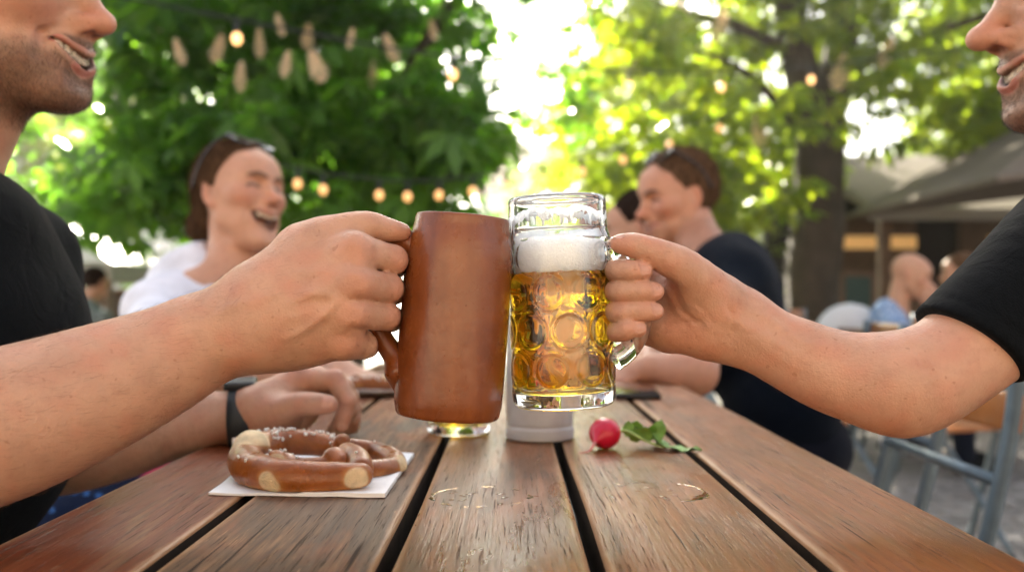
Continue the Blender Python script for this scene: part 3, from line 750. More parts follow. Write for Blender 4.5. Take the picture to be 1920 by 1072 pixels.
k = np.where((V[:, 1] > .95) & (px_ < 440) & (V[:, 2] < .9) & (rg.random(len(V)) < .02))[0]
strands('arm_hair', V[k], Nn[k], np.array([.8, 0, -.3]), .010, .00007, M['arm_hair'], pL, lift=.3, seed=4)
tor = U([Ell((-.56, .92, .84), (.145, .185, .20)), Ell((-.635, .92, .62), (.145, .17, .20)), Cone((-.585, .83, .975), (-.585, 1.01, .975), .062, .062), Cone(shR, (-.585, .84, .978), .066, .062), Cone(shL, (-.585, 1.0, .978), .066, .062), Cone(shR, (shR + elR) / 2, .064, .059), Cone(shL, (shL + elL) * .5, .062, .056), Ell((-.565, .90, .985), (.10, .09, .05))], .05)
slv = Cone((shR + elR) * .5, elR + (elR - shR), .12, .12); neckcut = U([Cone(t_ + R_ @ np.array([-.030, 0, -.045]), nb + np.array([.012, 0, -.012]), .060, .066)])
MARG[0] = .06
shirt = Off(tor, 0, folds(.0065, 21, (15, 13, 4)))
shirt = Sub(shirt, neckcut, .003)
cloth_mesh('t_shirt', shirt, .003, M['black_tee'], pL)
def lower_body(hipc, fwd, side, name, mat, parent, knee=.42, h=.006, thigh=.085):
    fwd = np.array(fwd, float); side = np.array(side, float); hipc = np.array(hipc, float); P_ = []
    for s_ in (1, -1):
        hp = hipc + side * .09 * s_; kn = hp + fwd * knee + side * .05 * s_; kn[2] = .50; an = kn + fwd * .02; an[2] = .10
        P_ += [chain([R4(hp, .095), R4((hp + kn) / 2, thigh), R4(kn, .062)], n=3), chain([R4(kn, .062), R4((kn + an) / 2, .060), R4(an, .052)], n=3)]
    n = U(P_ + [Ell(hipc, (.16, .17, .12))], .04)
    cloth_mesh(name, Off(n, 0, folds(.004, 31)), h, mat, parent)
    for s_ in (1, -1):
        mb = MB(); a = hipc + side * .14 * s_ + fwd * (knee + .02); f2 = a + fwd * .17; a[2] = .05; f2[2] = .04
        mb.tube(crom([a - fwd * .06, a, (a + f2) / 2, f2], 4), np.interp(np.linspace(0, 1, 13), [0, .15, .5, .85, 1], [.022, .042, .045, .040, .018]), 12)
        mb.build('shoe', M['black_tee'], parent)
lower_body((-.60, .92, .56), (1, 0, 0), (0, 1, 0), 'trousers', M['denim'], pL)
cloth_mesh('hair', hair_cap(R_, t_, 'short'), .003, M['brown_hair'], pL)

# -- near right man: black tee, hand round the glass mug's handle
MARG[0] = .034
mh_full, mh_info = mug_hand()
R_ = head_R(176, 4); t_ = W(1811, 78, .865) - R_ @ np.array([.132, 0, -.022]); hdR = head(.50, 1.05, nose=1.5)
nb = np.array([.585, .865, 1.00]); shR = W(1995, 500, .765); shL = np.array([.60, 1.05, .95]); elL = np.array([.74, 1.08, .70])
core = U([Cone(t_ + R_ @ np.array([-.030, 0, -.045]), nb, .058, .062), Cone(nb, shR, .05, .046), Cone(nb, shL, .05, .048), chain([R4(shL, .046), R4((shL + elL) / 2, .044), R4(elL, .042), R4((.72, 1.00, .68), .032)], n=3),
          Cone(t_ + R_ @ np.array([.02, 0, -.075]), t_ + R_ @ np.array([-.02, 0, -.15]), .03, .035)], .03)
hl = U([Ell((.705, .96, .675), (.04, .045, .02))] + [chain([(.68 + i * .018, .93, .672, .010), (.68 + i * .018, .895, .668, .009), (.68 + i * .018, .875, .655, .008)], n=2) for i in range(4)] + [Cone((.70, .98, .675), (.655, .955, .665), .012, .009)], .008)
pR = thing('person', 'man at the right edge in a black T-shirt holding out the glass mug', 'person', (.65, .9, 0))
nodeR = U([U([core, mh_full, hl], .018), tf(hdR['node'], R_, t_)], .016)
body, V, bm = skin_mesh(nodeR, .0017, mh_info, pR, hdR, R_, t_, beard=.66, base=SKIN * np.array([1.02, 1.02, 1.04]))
Nn = vnormals(body)
k = np.where((bm > .25) & (rg.random(len(V)) < .55 * bm))[0]
strands('stubble', V[k], Nn[k], np.array([-.25, -.1, -1.0]) + Nn[k] * .3, 0.0044, .00014, M['stubble'], pR, lift=.8, seed=6)
px_ = CX + V[:, 0] / V[:, 1] * F_PX
k = np.where((V[:, 1] < .80) & (px_ > 1390) & (px_ < 1730) & (V[:, 2] < .92) & (Nn[:, 1] > -.45) & (rg.random(len(V)) < .06))[0]
strands('arm_hair', V[k], Nn[k], np.array([-.8, 0, .2]), .009, .00004, M['arm_hair'], pR, lift=.28, curve=.3, seed=7, spread=.15)
MARG[0] = .06
axs = W(1990, 490, .76) - W(1805, 655, .722); axs /= np.linalg.norm(axs)
slv = chain([wp(1770, 690, .718, .0440), wp(1808, 653, .722, .0435), wp(1884, 583, .735, .0470), wp(1966, 508, .755, .0530), wp(2050, 450, .79, .060)], n=3)
hemn = W(1890, 560, .72) - W(1808, 660, .72); hemn = hemn / np.linalg.norm(hemn) + np.array([0, .15, 0])
hem = Plane(W(1813, 646, .722), -hemn)
slv = And(Off(slv, 0, lambda P: .0026 * nz(P * np.array([22, 22, 14]), 1.0, 14) + .0010 * np.exp(-((((P - W(1806, 654, .722)) @ hemn) / np.linalg.norm(hemn) - .017) / .0012) ** 2) * -1.0), hem, .002)
tor = U([Ell((.66, .88, .84), (.15, .185, .20)), Ell((.66, .88, .62), (.15, .17, .20)), Cone(shR + np.array([.02, .01, -.01]), (.63, .86, .98), .054, .056), Cone((.62, .86, .985), shL, .06, .062), Cone(shL, (shL + elL) * .5, .062, .056)], .05)
shirt = U([Off(tor, 0, folds(.004, 23, (11, 11, 6))), slv], .03)
neckcut = Cone(t_ + R_ @ np.array([-.030, 0, -.045]), nb + np.array([-.012, 0, -.012]), .060, .066)
shirt = Sub(shirt, neckcut, .003)
cloth_mesh('t_shirt', shirt, .0028, M['black_tee'], pR)
lower_body((.68, .88, .56), (-1, 0, 0), (0, 1, 0), 'trousers', M['denim'], pR)
cloth_mesh('hair', hair_cap(R_, t_, 'short'), .003, M['brown_hair'], pR)
# ------------------------------------------------------------------ people further back
def simple_hand(pos, f, up, side=1, curl=45, k=1.0):
    """hand from the wrist along f, back of the hand toward up, thumb on +side of cross(up, f)"""
    B = basis(f, up); n = [Ell((.048 * k, 0, 0), (.046 * k, .038 * k, .0135 * k)), Cone((0, 0, 0), (.03 * k, 0, 0), .025 * k, .022 * k)]
    fing = []
    for i in range(4):
        y = (1.5 - i) * .0185 * side * k; a = 0; p = np.array([.084 * k - .004 * k * abs(i - 1.2), y, 0]); pts = [R4(p, .0095 * k)]
        for L_, w in ((.042, .8), (.026, 1.0), (.02, .7)):
            a += math.radians(curl * w); p = p + np.array([math.cos(a), 0, -math.sin(a)]) * L_ * k * (1, 1.08, .98, .8)[i]; pts.append(R4(p, .0085 * k))
        fing.append(poly(pts, .002))
    th = chain([(.015 * k, .026 * side * k, -.004 * k, .014 * k), (.048 * k, .046 * side * k, -.012 * k, .0115 * k), (.074 * k, .048 * side * k, -.022 * k, .0100 * k), (.094 * k, .040 * side * k, -.03 * k, .0085 * k)], n=2)
    h = Hand(U(n, .012), fing + [th], .008)
    class T(Nd):
        def __init__(s):
            s.lo = np.asarray(pos) - .22 * k; s.hi = np.asarray(pos) + .22 * k
        def __call__(s, P, lo=None, hi=None):
            if s.far(lo, hi): return BIG
            return h((P - pos) @ B)
    return T()
def seated(label, head_t, Rh, hd, nb, shA, shB, arms, hip, fwd, cols, hair, hstyle, h=.005, beard=0.0, width=.145, sleeve=.5, legs=True, base=SKIN, long_=0.0, neck=1.0):
    """arms: list of (elbow, wrist, hand direction, back-of-hand, thumb side, curl) for shoulders A and B"""
    fwd = np.asarray(fwd, float); side = np.array([-fwd[1], fwd[0], 0]); nb, shA, shB, hip = [np.asarray(x, float) for x in (nb, shA, shB, hip)]
    p = thing('person', label, 'person', (hip[0], hip[1], 0))
    chest = nb * .62 + hip * .38 + np.array([0, 0, .02])
    B = np.stack([fwd, side, np.array([0, 0, 1.0])], 1)
    parts = [Cone(head_t + Rh @ np.array([-.030, 0, -.045]), nb, .054 * neck, .060 * neck), Cone(nb, shA, .05, .047), Cone(nb, shB, .05, .047), Ell(chest, (.095, width, .17), B), Ell(hip + [0, 0, .06], (.10, width, .15), B)]
    hands = []
    for sh, (el, wr, hd_, up, sd, cu) in zip((shA, shB), arms):
        el, wr = np.asarray(el, float), np.asarray(wr, float)
        parts += [chain([R4(sh, .048), R4((sh + el) / 2, .043), R4(el, .040)], n=3), chain([R4(el, .040), R4(el * .6 + wr * .4, .038), R4(wr, .026)], n=3)]
        hands.append(simple_hand(wr, hd_, up, sd, cu))
    knee = hip + fwd * .42
    core = U(parts, .035)
    body = U([U([core] + hands, .012), tf(hd['node'], Rh, head_t)], .016)
    o, V, bm = skin_mesh(body, h * .8, {}, p, hd, Rh, head_t, beard, base, .6)
    tor = U([Ell(chest, (.118, width + .025, .20), B), Ell(hip + [0, 0, .07], (.125, width + .02, .17), B), Cone(nb * .5 + shA * .5 - [0, 0, .02], shA, .055, .060), Cone(nb * .5 + shB * .5 - [0, 0, .02], shB, .055, .060)]
            + [Cone(sh, sh + (np.asarray(a[0]) - sh) * sleeve, .060, .056) for sh, a in zip((shA, shB), arms)]
            + ([Cone(np.asarray(a[0]), np.asarray(a[0]) * (1 - long_) + np.asarray(a[1]) * long_, .053, .044) for a in arms] + [Cone(sh, np.asarray(a[0]), .060, .053) for sh, a in zip((shA, shB), arms)] if long_ else []), .045)
    shirt = Off(tor, 0, folds(.005, int(abs(hip[0]) * 1000) % 97, (11, 11, 7)))
    shirt = Sub(shirt, Cone(head_t + Rh @ np.array([-.030, 0, -.045]), nb + np.array([0, 0, -.01]) + fwd * .01, .056, .063), .004)
    cloth_mesh(cols[2] if len(cols) > 2 else 'shirt', shirt, h, cols[0], p)
    if legs: lower_body(hip, fwd, side, 'trousers', cols[1], p, h=.008)
    if hair is not None:
        ho = cloth_mesh('hair', hair_cap(Rh, head_t, hstyle), h * .8, hair, p)
        if h < .006:                        # loose strands over the combed mass
            Vh = np.zeros(len(ho.data.vertices) * 3, np.float32); ho.data.vertices.foreach_get('co', Vh); Vh = Vh.reshape(-1, 3) + np.array(p.location); Nh = vnormals(ho); g_ = np.random.default_rng(9)
            kk = g_.choice(len(Vh), 5200); back = Rh @ (np.array([-1, 0, -.55]) if hstyle == 'bun' else np.array([-.35, 0, .1]))
            strands('loose_hair', Vh[kk] + g_.normal(0, .0012, (5200, 3)), Nh[kk], back, .030 if hstyle == 'bun' else .020, .00042, hair, p, lift=.10 if hstyle == 'bun' else .42, curve=.25, seed=12, spread=.16)
    return p

MARG[0] = .06
M['frame_black'] = mat_plain('frame_black', (.012, .012, .014), .25); M['lens_dark'] = mat_plain('lens_dark', (.10, .105, .11), .05, spec=1.0, metal=.6)
def sunglasses(R, t, label):
    g = thing('sunglasses', label, 'sunglasses', tuple(t + R @ np.array([.02, 0, .12])))
    Rr = R @ rot('Y', -48); c = t + R @ np.array([.042, 0, .124])
    mb = MB(); lens = MB()
    for s_ in (1, -1):
        a = np.linspace(0, 2 * np.pi, 24, endpoint=False)
        ring = np.stack([.004 * np.cos(2 * a) * 0 - .10 * (np.abs(s_ * .034 + .028 * np.cos(a)) ** 2) * 4, s_ * .034 + .028 * np.cos(a), .020 * np.sin(a)], 1)
        mb.tube(ring @ Rr.T + c, .0024, 8, closed=True)
        lens.sphere(c + Rr @ np.array([-.0035 - .4 * .034 ** 2, s_ * .034, 0]), (.0022, .0275, .0195), R=Rr @ rot('Z', s_ * -14))
        arm = np.array([[-.4 * .062 ** 2, s_ * .062, .006], [-.03, s_ * .077, .006], [-.085, s_ * .082, .002], [-.135, s_ * .084, -.022]])
        mb.tube(crom(arm @ (R @ rot('Y', -38)).T + c, 5), .0030, 8)
    mb.tube(crom(np.array([[-.001, -.008, .006], [.001, 0, .009], [-.001, .008, .006]]) @ Rr.T + c, 4), .0022, 8)
    mb.build('frame', M['frame_black'], g); lens.build('lens', M['lens_dark'], g)
    return g
# laughing woman
Rw = head_R(-33, -9, -6); tw = W(504, 461, 2.02) - Rw @ np.array([.088, 0, -.116]); hdW = head(1.75, 1.25, female=True, lower=False)
nbw = W(436, 508, 2.08); fw = np.array([.93, -.36, 0])
pw = seated('laughing woman with tied-back brown hair in a white blouse and red bodice', tw, Rw, hdW, nbw, nbw + np.array([-.105, -.16, -.085]), nbw + np.array([.055, .15, -.085]),
       [(np.array([-.60, 1.62, .795]), W(590, 716, 1.66), (.9, .35, -.1), (-.2, -.3, 1), 1, 34), (np.array([-.40, 2.02, .80]), W(640, 698, 1.78), (.75, -.6, -.15), (.1, -.2, 1), -1, 34)],
       nbw * [1, 1, 0] + np.array([-.20, .04, .57]), fw, (M['white_blouse'], M['blue_skirt'], 'blouse'), M['brown_hair'], 'bun', width=.135, sleeve=.55, legs=False, neck=.84, base=SKIN * np.array([1.10, 1.08, 1.10]))
B_ = np.stack([fw, np.array([-fw[1], fw[0], 0]), np.array([0, 0, 1.])], 1); hipw = nbw * [1, 1, 0] + np.array([-.20, .04, .57])
bod = And(U([Ell(nbw * .5 + hipw * .5 + [0, 0, .0], (.128, .165, .17), B_), Ell(hipw + [0, 0, .07], (.14, .165, .16), B_)], .04), Plane(nbw - [0, 0, .15], (fw[0] * -.15, fw[1] * -.15, 1)), .004)
cloth_mesh('bodice', bod, .005, M['red_bodice'], pw)
kn = hipw + fw * .50
sk = U([chain([R4(hipw, .15), R4((hipw + kn) / 2 + [0, 0, .02], .145), R4(kn + [0, 0, -.02], .13), R4(kn + fw * .06 + [0, 0, -.25], .15), R4(kn + fw * .07 + [0, 0, -.40], .16)], n=3), Ell((-.74, 1.80, .50), (.17, .20, .115)), Ell((-.70, 1.78, .30), (.17, .18, .2))], .06)
cloth_mesh('skirt', Off(sk, 0, folds(.008, 41, (12, 12, 4))), .008, M['blue_skirt'], pw)
ap = And(Off(U([chain([R4(hipw + fw * .08, .145), R4((hipw + kn) / 2 + [0, 0, .022], .150), R4(kn + [0, 0, -.015], .136), R4(kn + fw * .065 + [0, 0, -.2], .153)], n=3)], .03), .002), Box((hipw + kn) / 2 + fw * .1 + B_[:, 1] * .09 + [0, 0, .0], (.40, .065, .4), B_, .01), .004)
ap = U([ap, Ell((-.605, 1.70, .545), (.07, .06, .075))], .03)
cloth_mesh('apron', ap, .008, M['pink_apron'], pw)
lg = U([Cone(kn + fw * .06 + B_[:, 1] * .08 * s_ + [0, 0, -.3], kn + fw * .05 + B_[:, 1] * .08 * s_ - [0, 0, .46], .05, .035) for s_ in (1, -1)] + [Cone(kn + fw * .05 + B_[:, 1] * .08 * s_ - [0, 0, .53], kn + fw * .2 + B_[:, 1] * .08 * s_ - [0, 0, .545], .038, .03) for s_ in (1, -1)], .02)
cloth_mesh('stocking', lg, .008, M['white_shirt'], pw)
sunglasses(Rw, tw, "dark sunglasses pushed up on the laughing woman's brown hair")
# man in navy leaning on the table
Rm = head_R(201, 8, 0); tm = W(1192, 406, 2.42) - Rm @ np.array([.127, 0, -.022]); hdM = head(.34, 1.25)
nbm = np.array([.475, 2.40, 1.03]); fm = np.array([-.96, .05, 0])
pm = seated('man in a navy T-shirt leaning on crossed forearms, turned to the left', tm, Rm, hdM, nbm, np.array([.515, 2.22, .955]), np.array([.46, 2.56, .955]),
       [(W(1300, 698, 1.84), W(1218, 690, 1.86), (-.8, .45, -.2), (-.2, -.5, .8), -1, 48), (np.array([.32, 2.30, .80]), W(1222, 700, 1.96), (-.85, -.4, -.1), (0, .2, 1), 1, 40)],
       np.array([.62, 2.22, .57]), fm, (M['navy_tee'], M['denim'], 't_shirt'), M['light_brown_hair'], 'short', beard=.35, width=.16, sleeve=.62, base=SKIN * np.array([1.04, .95, .95]))
sunglasses(Rm, tm, "dark sunglasses pushed up on the head of the man in navy")
# half hidden head behind the glass mug
Rk = head_R(165, 5); tk = W(1204, 432, 2.95) - Rk @ np.array([-.01, 0, .01])
nk = tk + np.array([.05, 0, -.20])
seated('dark-haired person half hidden between the glass mug and the man in navy', tk, Rk, head(.1, .5), nk, nk + np.array([.03, -.16, -.07]), nk + np.array([.03, .16, -.07]),
       [(nk + [-.05, -.20, -.27], nk + [-.25, -.12, -.25], (-1, .3, 0), (0, 0, 1), -1, 40), (nk + [-.05, .20, -.27], nk + [-.25, .12, -.25], (-1, -.3, 0), (0, 0, 1), 1, 40)], nk + [.08, 0, -.46], (-1, .05, 0), (M['grey_shirt'], M['denim']), M['dark_hair'], 'short', h=.0065)
# guests at the far tables
def guest(label, px, py, Y, yaw, cols, hair, style, pitch=0, face_hand=False, h=.011):
    R = head_R(yaw, pitch); t = W(px, py, Y); f = R[:, 0] * [1, 1, 0]; f = f / np.linalg.norm(f); sd = np.array([-f[1], f[0], 0])
    n_ = t - f * .07 + np.array([0, 0, -.20]); hip = n_ - f * .10 + np.array([0, 0, -.46]); hip[2] = max(hip[2], .50)
    A, Bs = n_ - sd * .165 + [0, 0, -.07], n_ + sd * .165 + [0, 0, -.07]
    aA = (A + f * .16 + [0, 0, -.24], A + f * .38 + sd * .1 + [0, 0, -.20], f, (0, 0, 1), 1, 40)
    aB = (Bs + f * .16 + [0, 0, -.24], Bs + f * .38 - sd * .1 + [0, 0, -.20], f, (0, 0, 1), -1, 40)
    if face_hand: aA = (A + f * .22 + [0, 0, -.22], t + f * .12 - sd * .05 + [0, 0, -.17], (f * -.2 + np.array([0, 0, 1])), -sd, 1, 35)
    return seated(label, t, R, head(.1, .6), n_, A, Bs, [aA, aB], hip, f, cols, hair, style, h=h)
guest('bald man in a blue checked shirt holding a hand to his face', 1706, 520, 5.2, -25, (M['check_shirt'], M['denim']), None, 'short', 14, True)
guest('brown-haired guest in a white shirt sitting opposite the bald man', 1802, 516, 5.6, 150, (M['white_shirt'], M['denim']), M['light_brown_hair'], 'short')
guest('guest in a grey shirt sitting in front of the cream canopy', 180, 532, 7.6, 65, (M['grey_shirt'], M['denim']), M['dark_hair'], 'short')
# ------------------------------------------------------------------ mugs and things on the table
def mat_glass(name, col=(1, 1, 1), rough=0.0, ior=1.5):
    m, nt, b, out = new_mat(name)
    b.inputs['Base Color'].default_value = (*col, 1); b.inputs['Roughness'].default_value = rough
    b.inputs['Transmission Weight'].default_value = 1.0; b.inputs['IOR'].default_value = ior
    return m
M['glass'] = mat_glass('glass', (.97, .985, .98), 0.0, 1.5)
mb_, nt_, b_, o_ = new_mat('beer'); b_.inputs['Transmission Weight'].default_value = 1.0; b_.inputs['IOR'].default_value = 1.335; b_.inputs['Roughness'].default_value = 0.0
b_.inputs['Base Color'].default_value = (1, 1, 1, 1)
va = N(nt_, 'ShaderNodeVolumeAbsorption'); va.inputs['Color'].default_value = (.985, .862, .06, 1); va.inputs['Density'].default_value = 85; L(nt_, va.outputs[0], o_.inputs['Volume']); M['beer'] = mb_
m_, nt_, b_, o_ = new_mat('foam'); v_ = objco(nt_)
b_.inputs['Base Color'].default_value = (.98, .97, .94, 1); b_.inputs['Roughness'].default_value = .7; b_.inputs['Subsurface Weight'].default_value = 1.0; b_.inputs['Subsurface Scale'].default_value = .05; b_.inputs['Subsurface Radius'].default_value = (1, .95, .85)
vv_ = N(nt_, 'ShaderNodeTexVoronoi'); vv_.inputs['Scale'].default_value = 700; L(nt_, v_, vv_.inputs['Vector']); L(nt_, bump(nt_, vv_.outputs['Distance'], .0006), b_.inputs['Normal']); M['foam'] = m_
def mat_glaze():
    m, nt, b, out = new_mat('stoneware_glaze'); v = objco(nt)
    st = noise(nt, mapping(nt, v, (70, 70, 5)), 1.0, 4, .6, .4); big = noise(nt, v, 28, 3)
    c = ramp(nt, math_(nt, 'ADD', math_(nt, 'MULTIPLY', st.outputs[0], .55), math_(nt, 'MULTIPLY', big.outputs[0], .45)), [(.30, (.115, .028, .0065)), (.50, (.185, .049, .011)), (.72, (.25, .076, .019))]).outputs[0]
    sp = noise(nt, v, 240, 2, .5); c = mix(nt, ramp(nt, sp.outputs[0], [(.74, 0.0), (.78, .6)]).outputs[0], c, (.045, .014, .007))
    L(nt, c, b.inputs['Base Color'])
    L(nt, ramp(nt, noise(nt, v, 45, 4).outputs[0], [(.3, .20), (.7, .36)]).outputs[0], b.inputs['Roughness'])
    b.inputs['Specular IOR Level'].default_value = .5
    rings = noise(nt, mapping(nt, v, (3, 3, 170)), 1.0, 3, .5)
    h = math_(nt, 'ADD', math_(nt, 'MULTIPLY', noise(nt, v, 120, 4, .6).outputs[0], .8), math_(nt, 'MULTIPLY', rings.outputs[0], .18))
    pit = noise(nt, v, 330, 1); h = math_(nt, 'SUBTRACT', h, ramp(nt, pit.outputs[0], [(.74, 0.0), (.84, .8)]).outputs[0])
    L(nt, bump(nt, h, .0006, .7), b.inputs['Normal'])
    return m
M['glaze'] = mat_glaze()
def frame_of(base_px, top_px, Y, zb):
    pass
# brown stoneware stein
R_s = rot('Y', 4.5); c_s = np.array([(838 - CX) / F_PX * .72, .72, .8215])
stein = thing('beer_stein', 'brown glazed stoneware stein raised in the left fist', 'beer mug', tuple(c_s))
prof = crom([(.0001, .0025), (.030, .0020), (.0352, .0008), (.0376, .0022), (.0388, .0065), (.0398, .016), (.0399, .05), (.0396, .09), (.0390, .118), (.0378, .130), (.0360, .1385), (.0349, .1440), (.0345, .1480), (.0340, .1503), (.0331, .1509), (.0318, .1503), (.0312, .146), (.0318, .136), (.0345, .12), (.0352, .08), (.0350, .012), (.030, .0075), (.0001, .0070)], 5)
MB().lathe(prof * [1.02, 1.0], 96, c_s, R_s, cap=False).build('vessel', M['glaze'], stein)
hp = np.array([(-.0350, 0, .1265), (-.044, .001, .1295), (-.0545, .0015, .1265), (-.0605, .002, .114), (-.0620, .002, .098), (-.0615, .002, .078), (-.0585, .002, .0655), (-.0505, .0015, .052), (-.0425, .001, .0425), (-.0375, 0, .034)])
hn = U([chain([R4(p, r) for p, r in zip(hp, (.011, .0092, .0080, .0076, .0075, .0075, .0075, .0078, .0090, .0115))], (np.array([0, 1, 0]), 1.35), n=4),
        Cone((-.0385, 0, .028), (-.0375, 0, .014), .0070, .002, (np.array([0, 1, 0]), 1.2))], .01)
hn = Sub(hn, U([Cone((0, 0, -.01), (0, 0, .2), .0372)]), .0)
MARG[0] = .03
V_, Q_ = mesh_sdf(hn, .0012); mesh_np('handle', V_ @ R_s.T + c_s, Q_, M['glaze'], stein)
# glass mug with lens bosses
def glass_mug(name, label, c, R, hdeg, beer_top, foam_top, lace=True, k_=1.0):
    R = np.asarray(R) * k_
    th_ = thing(name, label, 'beer mug', tuple(c))
    nT, H = 240, .154; zo = np.concatenate([[0.0, .0006, .0018, .0035, .006], np.linspace(.009, .130, 150), np.linspace(.132, .150, 16), [.152, .1535]])
    ro = np.interp(zo, [0, .0006, .0018, .0035, .006, .010, .016, .11, .119, .1225, .126, .130, .145, .150, .152, .1535], [.0335, .0350, .0364, .0374, .0381, .0384, .0382, .0374, .0377, .0386, .0378, .0366, .0363, .0363, .0360, .0352])
    T = np.arange(nT) / nT * 2 * np.pi; TT, ZZ = np.meshgrid(T, zo); RR = np.repeat(ro[:, None], nT, 1)
    for zc, off, a, hh in [(.0285, -15, .0122, .0026), (.0560, 6, .0128, .0026), (.0840, -16, .0122, .0026), (.1095, 6, .0106, .0020)]:
        for k in range(8):
            t0 = math.radians(-90 + off + 45 * k); dt = (TT - t0 + np.pi) % (2 * np.pi) - np.pi
            d = np.hypot(.038 * dt, ZZ - zc)
            RR += np.where(d < a, hh * (1 - (d / a) ** 2) * .27, 0) - .00042 * np.exp(-((d - a * 1.03) / .0011) ** 2) + .00012 * np.exp(-((d - a * .80) / .0010) ** 2)
    X = np.stack([RR * np.cos(TT), RR * np.sin(TT), ZZ], -1).reshape(-1, 3)
    zi = np.array([.1540, .1536, .152, .148, .12, .08, .04, .018, .0125, .0100, .0090]); ri = np.array([.0345, .0337, .0334, .0333, .0336, .0338, .0338, .0336, .0320, .0270, .014])
    Ti, Zi = np.meshgrid(T, zi); Ri = np.repeat(ri[:, None], nT, 1)
    X = np.concatenate([X, np.stack([Ri * np.cos(Ti), Ri * np.sin(Ti), Zi], -1).reshape(-1, 3), [[0, 0, .0089], [0, 0, .0022]]])
    m = len(zo) + len(zi); k = np.arange(nT); k2 = (k + 1) % nT
    Fq = [[int(i * nT + a), int(i * nT + b), int((i + 1) * nT + b), int((i + 1) * nT + a)] for i in range(m - 1) for a, b in zip(k, k2)]
    Fq += [[int((m - 1) * nT + a), int((m - 1) * nT + b), m * nT] for a, b in zip(k, k2)] + [[int(b), int(a), m * nT + 1] for a, b in zip(k, k2)]
    mesh_np('vessel', X @ R.T + c, Fq, M['glass'], th_)
    hp = np.array([(.0375, 0, .1120), (.046, 0, .1165), (.0545, 0, .1130), (.0590, 0, .1000), (.0600, 0, .080), (.0595, 0, .063), (.0560, 0, .0500), (.0480, 0, .0390), (.0378, 0, .0330)]) @ rot('Z', hdeg).T
    MB().tube(crom(hp, 5) @ R.T + c, np.interp(np.linspace(0, 1, 41), [0, .15, .5, .85, 1], [.0085, .0076, .0074, .0078, .0092]), 16).build('handle', M['glass'], th_)
    # beer, a hair wider than the cavity so that there is no air film
    pb = [(.0001, .0088), (.014, .0089), (.0271, .0099), (.0322, .0124), (.0338, .018), (.0340, .04), (.0340, .08), (.0338, beer_top - .0004), (.0330, beer_top), (.0001, beer_top)]
    MB().lathe(pb, 96, c, R, cap=False).build('beer', M['beer'], th_)
    if foam_top:
        r = np.concatenate([np.linspace(.0, .0322, 24)[1:], [.0330]]); n = 96; A = np.arange(n) / n * 2 * np.pi; RR2, AA = np.meshgrid(r, A, indexing='ij')
        P = np.stack([RR2 * np.cos(AA), RR2 * np.sin(AA), np.zeros_like(RR2)], -1).reshape(-1, 3)
        zt = foam_top + .0016 * nz(P, 120, 4) + .0009 * nz(P, 330, 5) + .002 * (RR2.ravel() / .0331) ** 3 * (.5 + nz(P, 60, 6))
        top = np.concatenate([P[:, :2], zt[:, None]], 1); ro2 = np.full(n, .0331)
        side = [np.stack([.0331 * np.cos(A), .0331 * np.sin(A), np.full(n, z_) + (0 if i else .0)], 1) for i, z_ in enumerate((foam_top - .006, beer_top + .0016))]
        side.append(np.stack([.0329 * np.cos(A), .0329 * np.sin(A), beer_top + .0004 + .0006 * nz(np.stack([np.cos(A), np.sin(A), A * 0], 1), 6, 2)], 1))
        Vf = np.concatenate([top] + side + [[[0, 0, foam_top], [0, 0, beer_top + .0004]]]); nr = len(r) + 3; kk = np.arange(n); k3 = (kk + 1) % n
        Ff = [[int(i * n + a), int((i + 1) * n + a), int((i + 1) * n + b), int(i * n + b)] for i in range(nr - 1) for a, b in zip(kk, k3)]
        Ff += [[nr * n, int(a), int(b)] for a, b in zip(kk, k3)] + [[nr * n + 1, int((nr - 1) * n + b), int((nr - 1) * n + a)] for a, b in zip(kk, k3)]
        mesh_np('foam', Vf @ R.T + c, Ff, M['foam'], th_)
    if lace:      # dried foam lacing on the inside of the lip
        Vl, Fl = [], []; A = np.linspace(0, 2 * np.pi, 241); x = np.stack([np.cos(A), np.sin(A), 0 * A], 1)
        up = .1430 + .0050 * nz(x, 2.2, 12) + .0022 * nz(x, 9, 13); wdt = np.clip(.0052 + .0030 * nz(x, 7, 15) + .0022 * nz(x, 22, 16), .0004, 1)
        drip = np.clip(nz(x, 26, 17) - .25, 0, 1) * .020
        for i, a in enumerate(A):
            for j in range(5):
                t = j / 4; rr = .0330 - .0006 * math.sin(t * math.pi); Vl.append([rr * math.cos(a), rr * math.sin(a), up[i] - t * (wdt[i] + drip[i])])
            for rr2, t in ((.0338, 1), (.0338, 0)): Vl.append([rr2 * math.cos(a), rr2 * math.sin(a), up[i] - t * (wdt[i] + drip[i])])
        for i in range(240):
            for j in range(7): Fl.append([i * 7 + j, (i + 1) * 7 + j, (i + 1) * 7 + (j + 1) % 7, i * 7 + (j + 1) % 7])
        mesh_np('foam_lace', np.array(Vl) @ R.T + c, Fl, M['foam'], th_)
    return th_
glass_mug('glass_mug', 'dimpled glass mug of golden beer with white foam held in the right hand', np.array([(1058.5 - CX) / F_PX * .735, .735, .8288]), rot('Y', -2.2), -13, .0985, .1215, True, 1.033)
glass_mug('glass_mug', 'dimpled glass mug standing on the table behind the brown stein', np.array([(860 - CX) / F_PX * 1.15, 1.15, TABLE_Z + .0005]), np.eye(3), 120, .060, None, False)
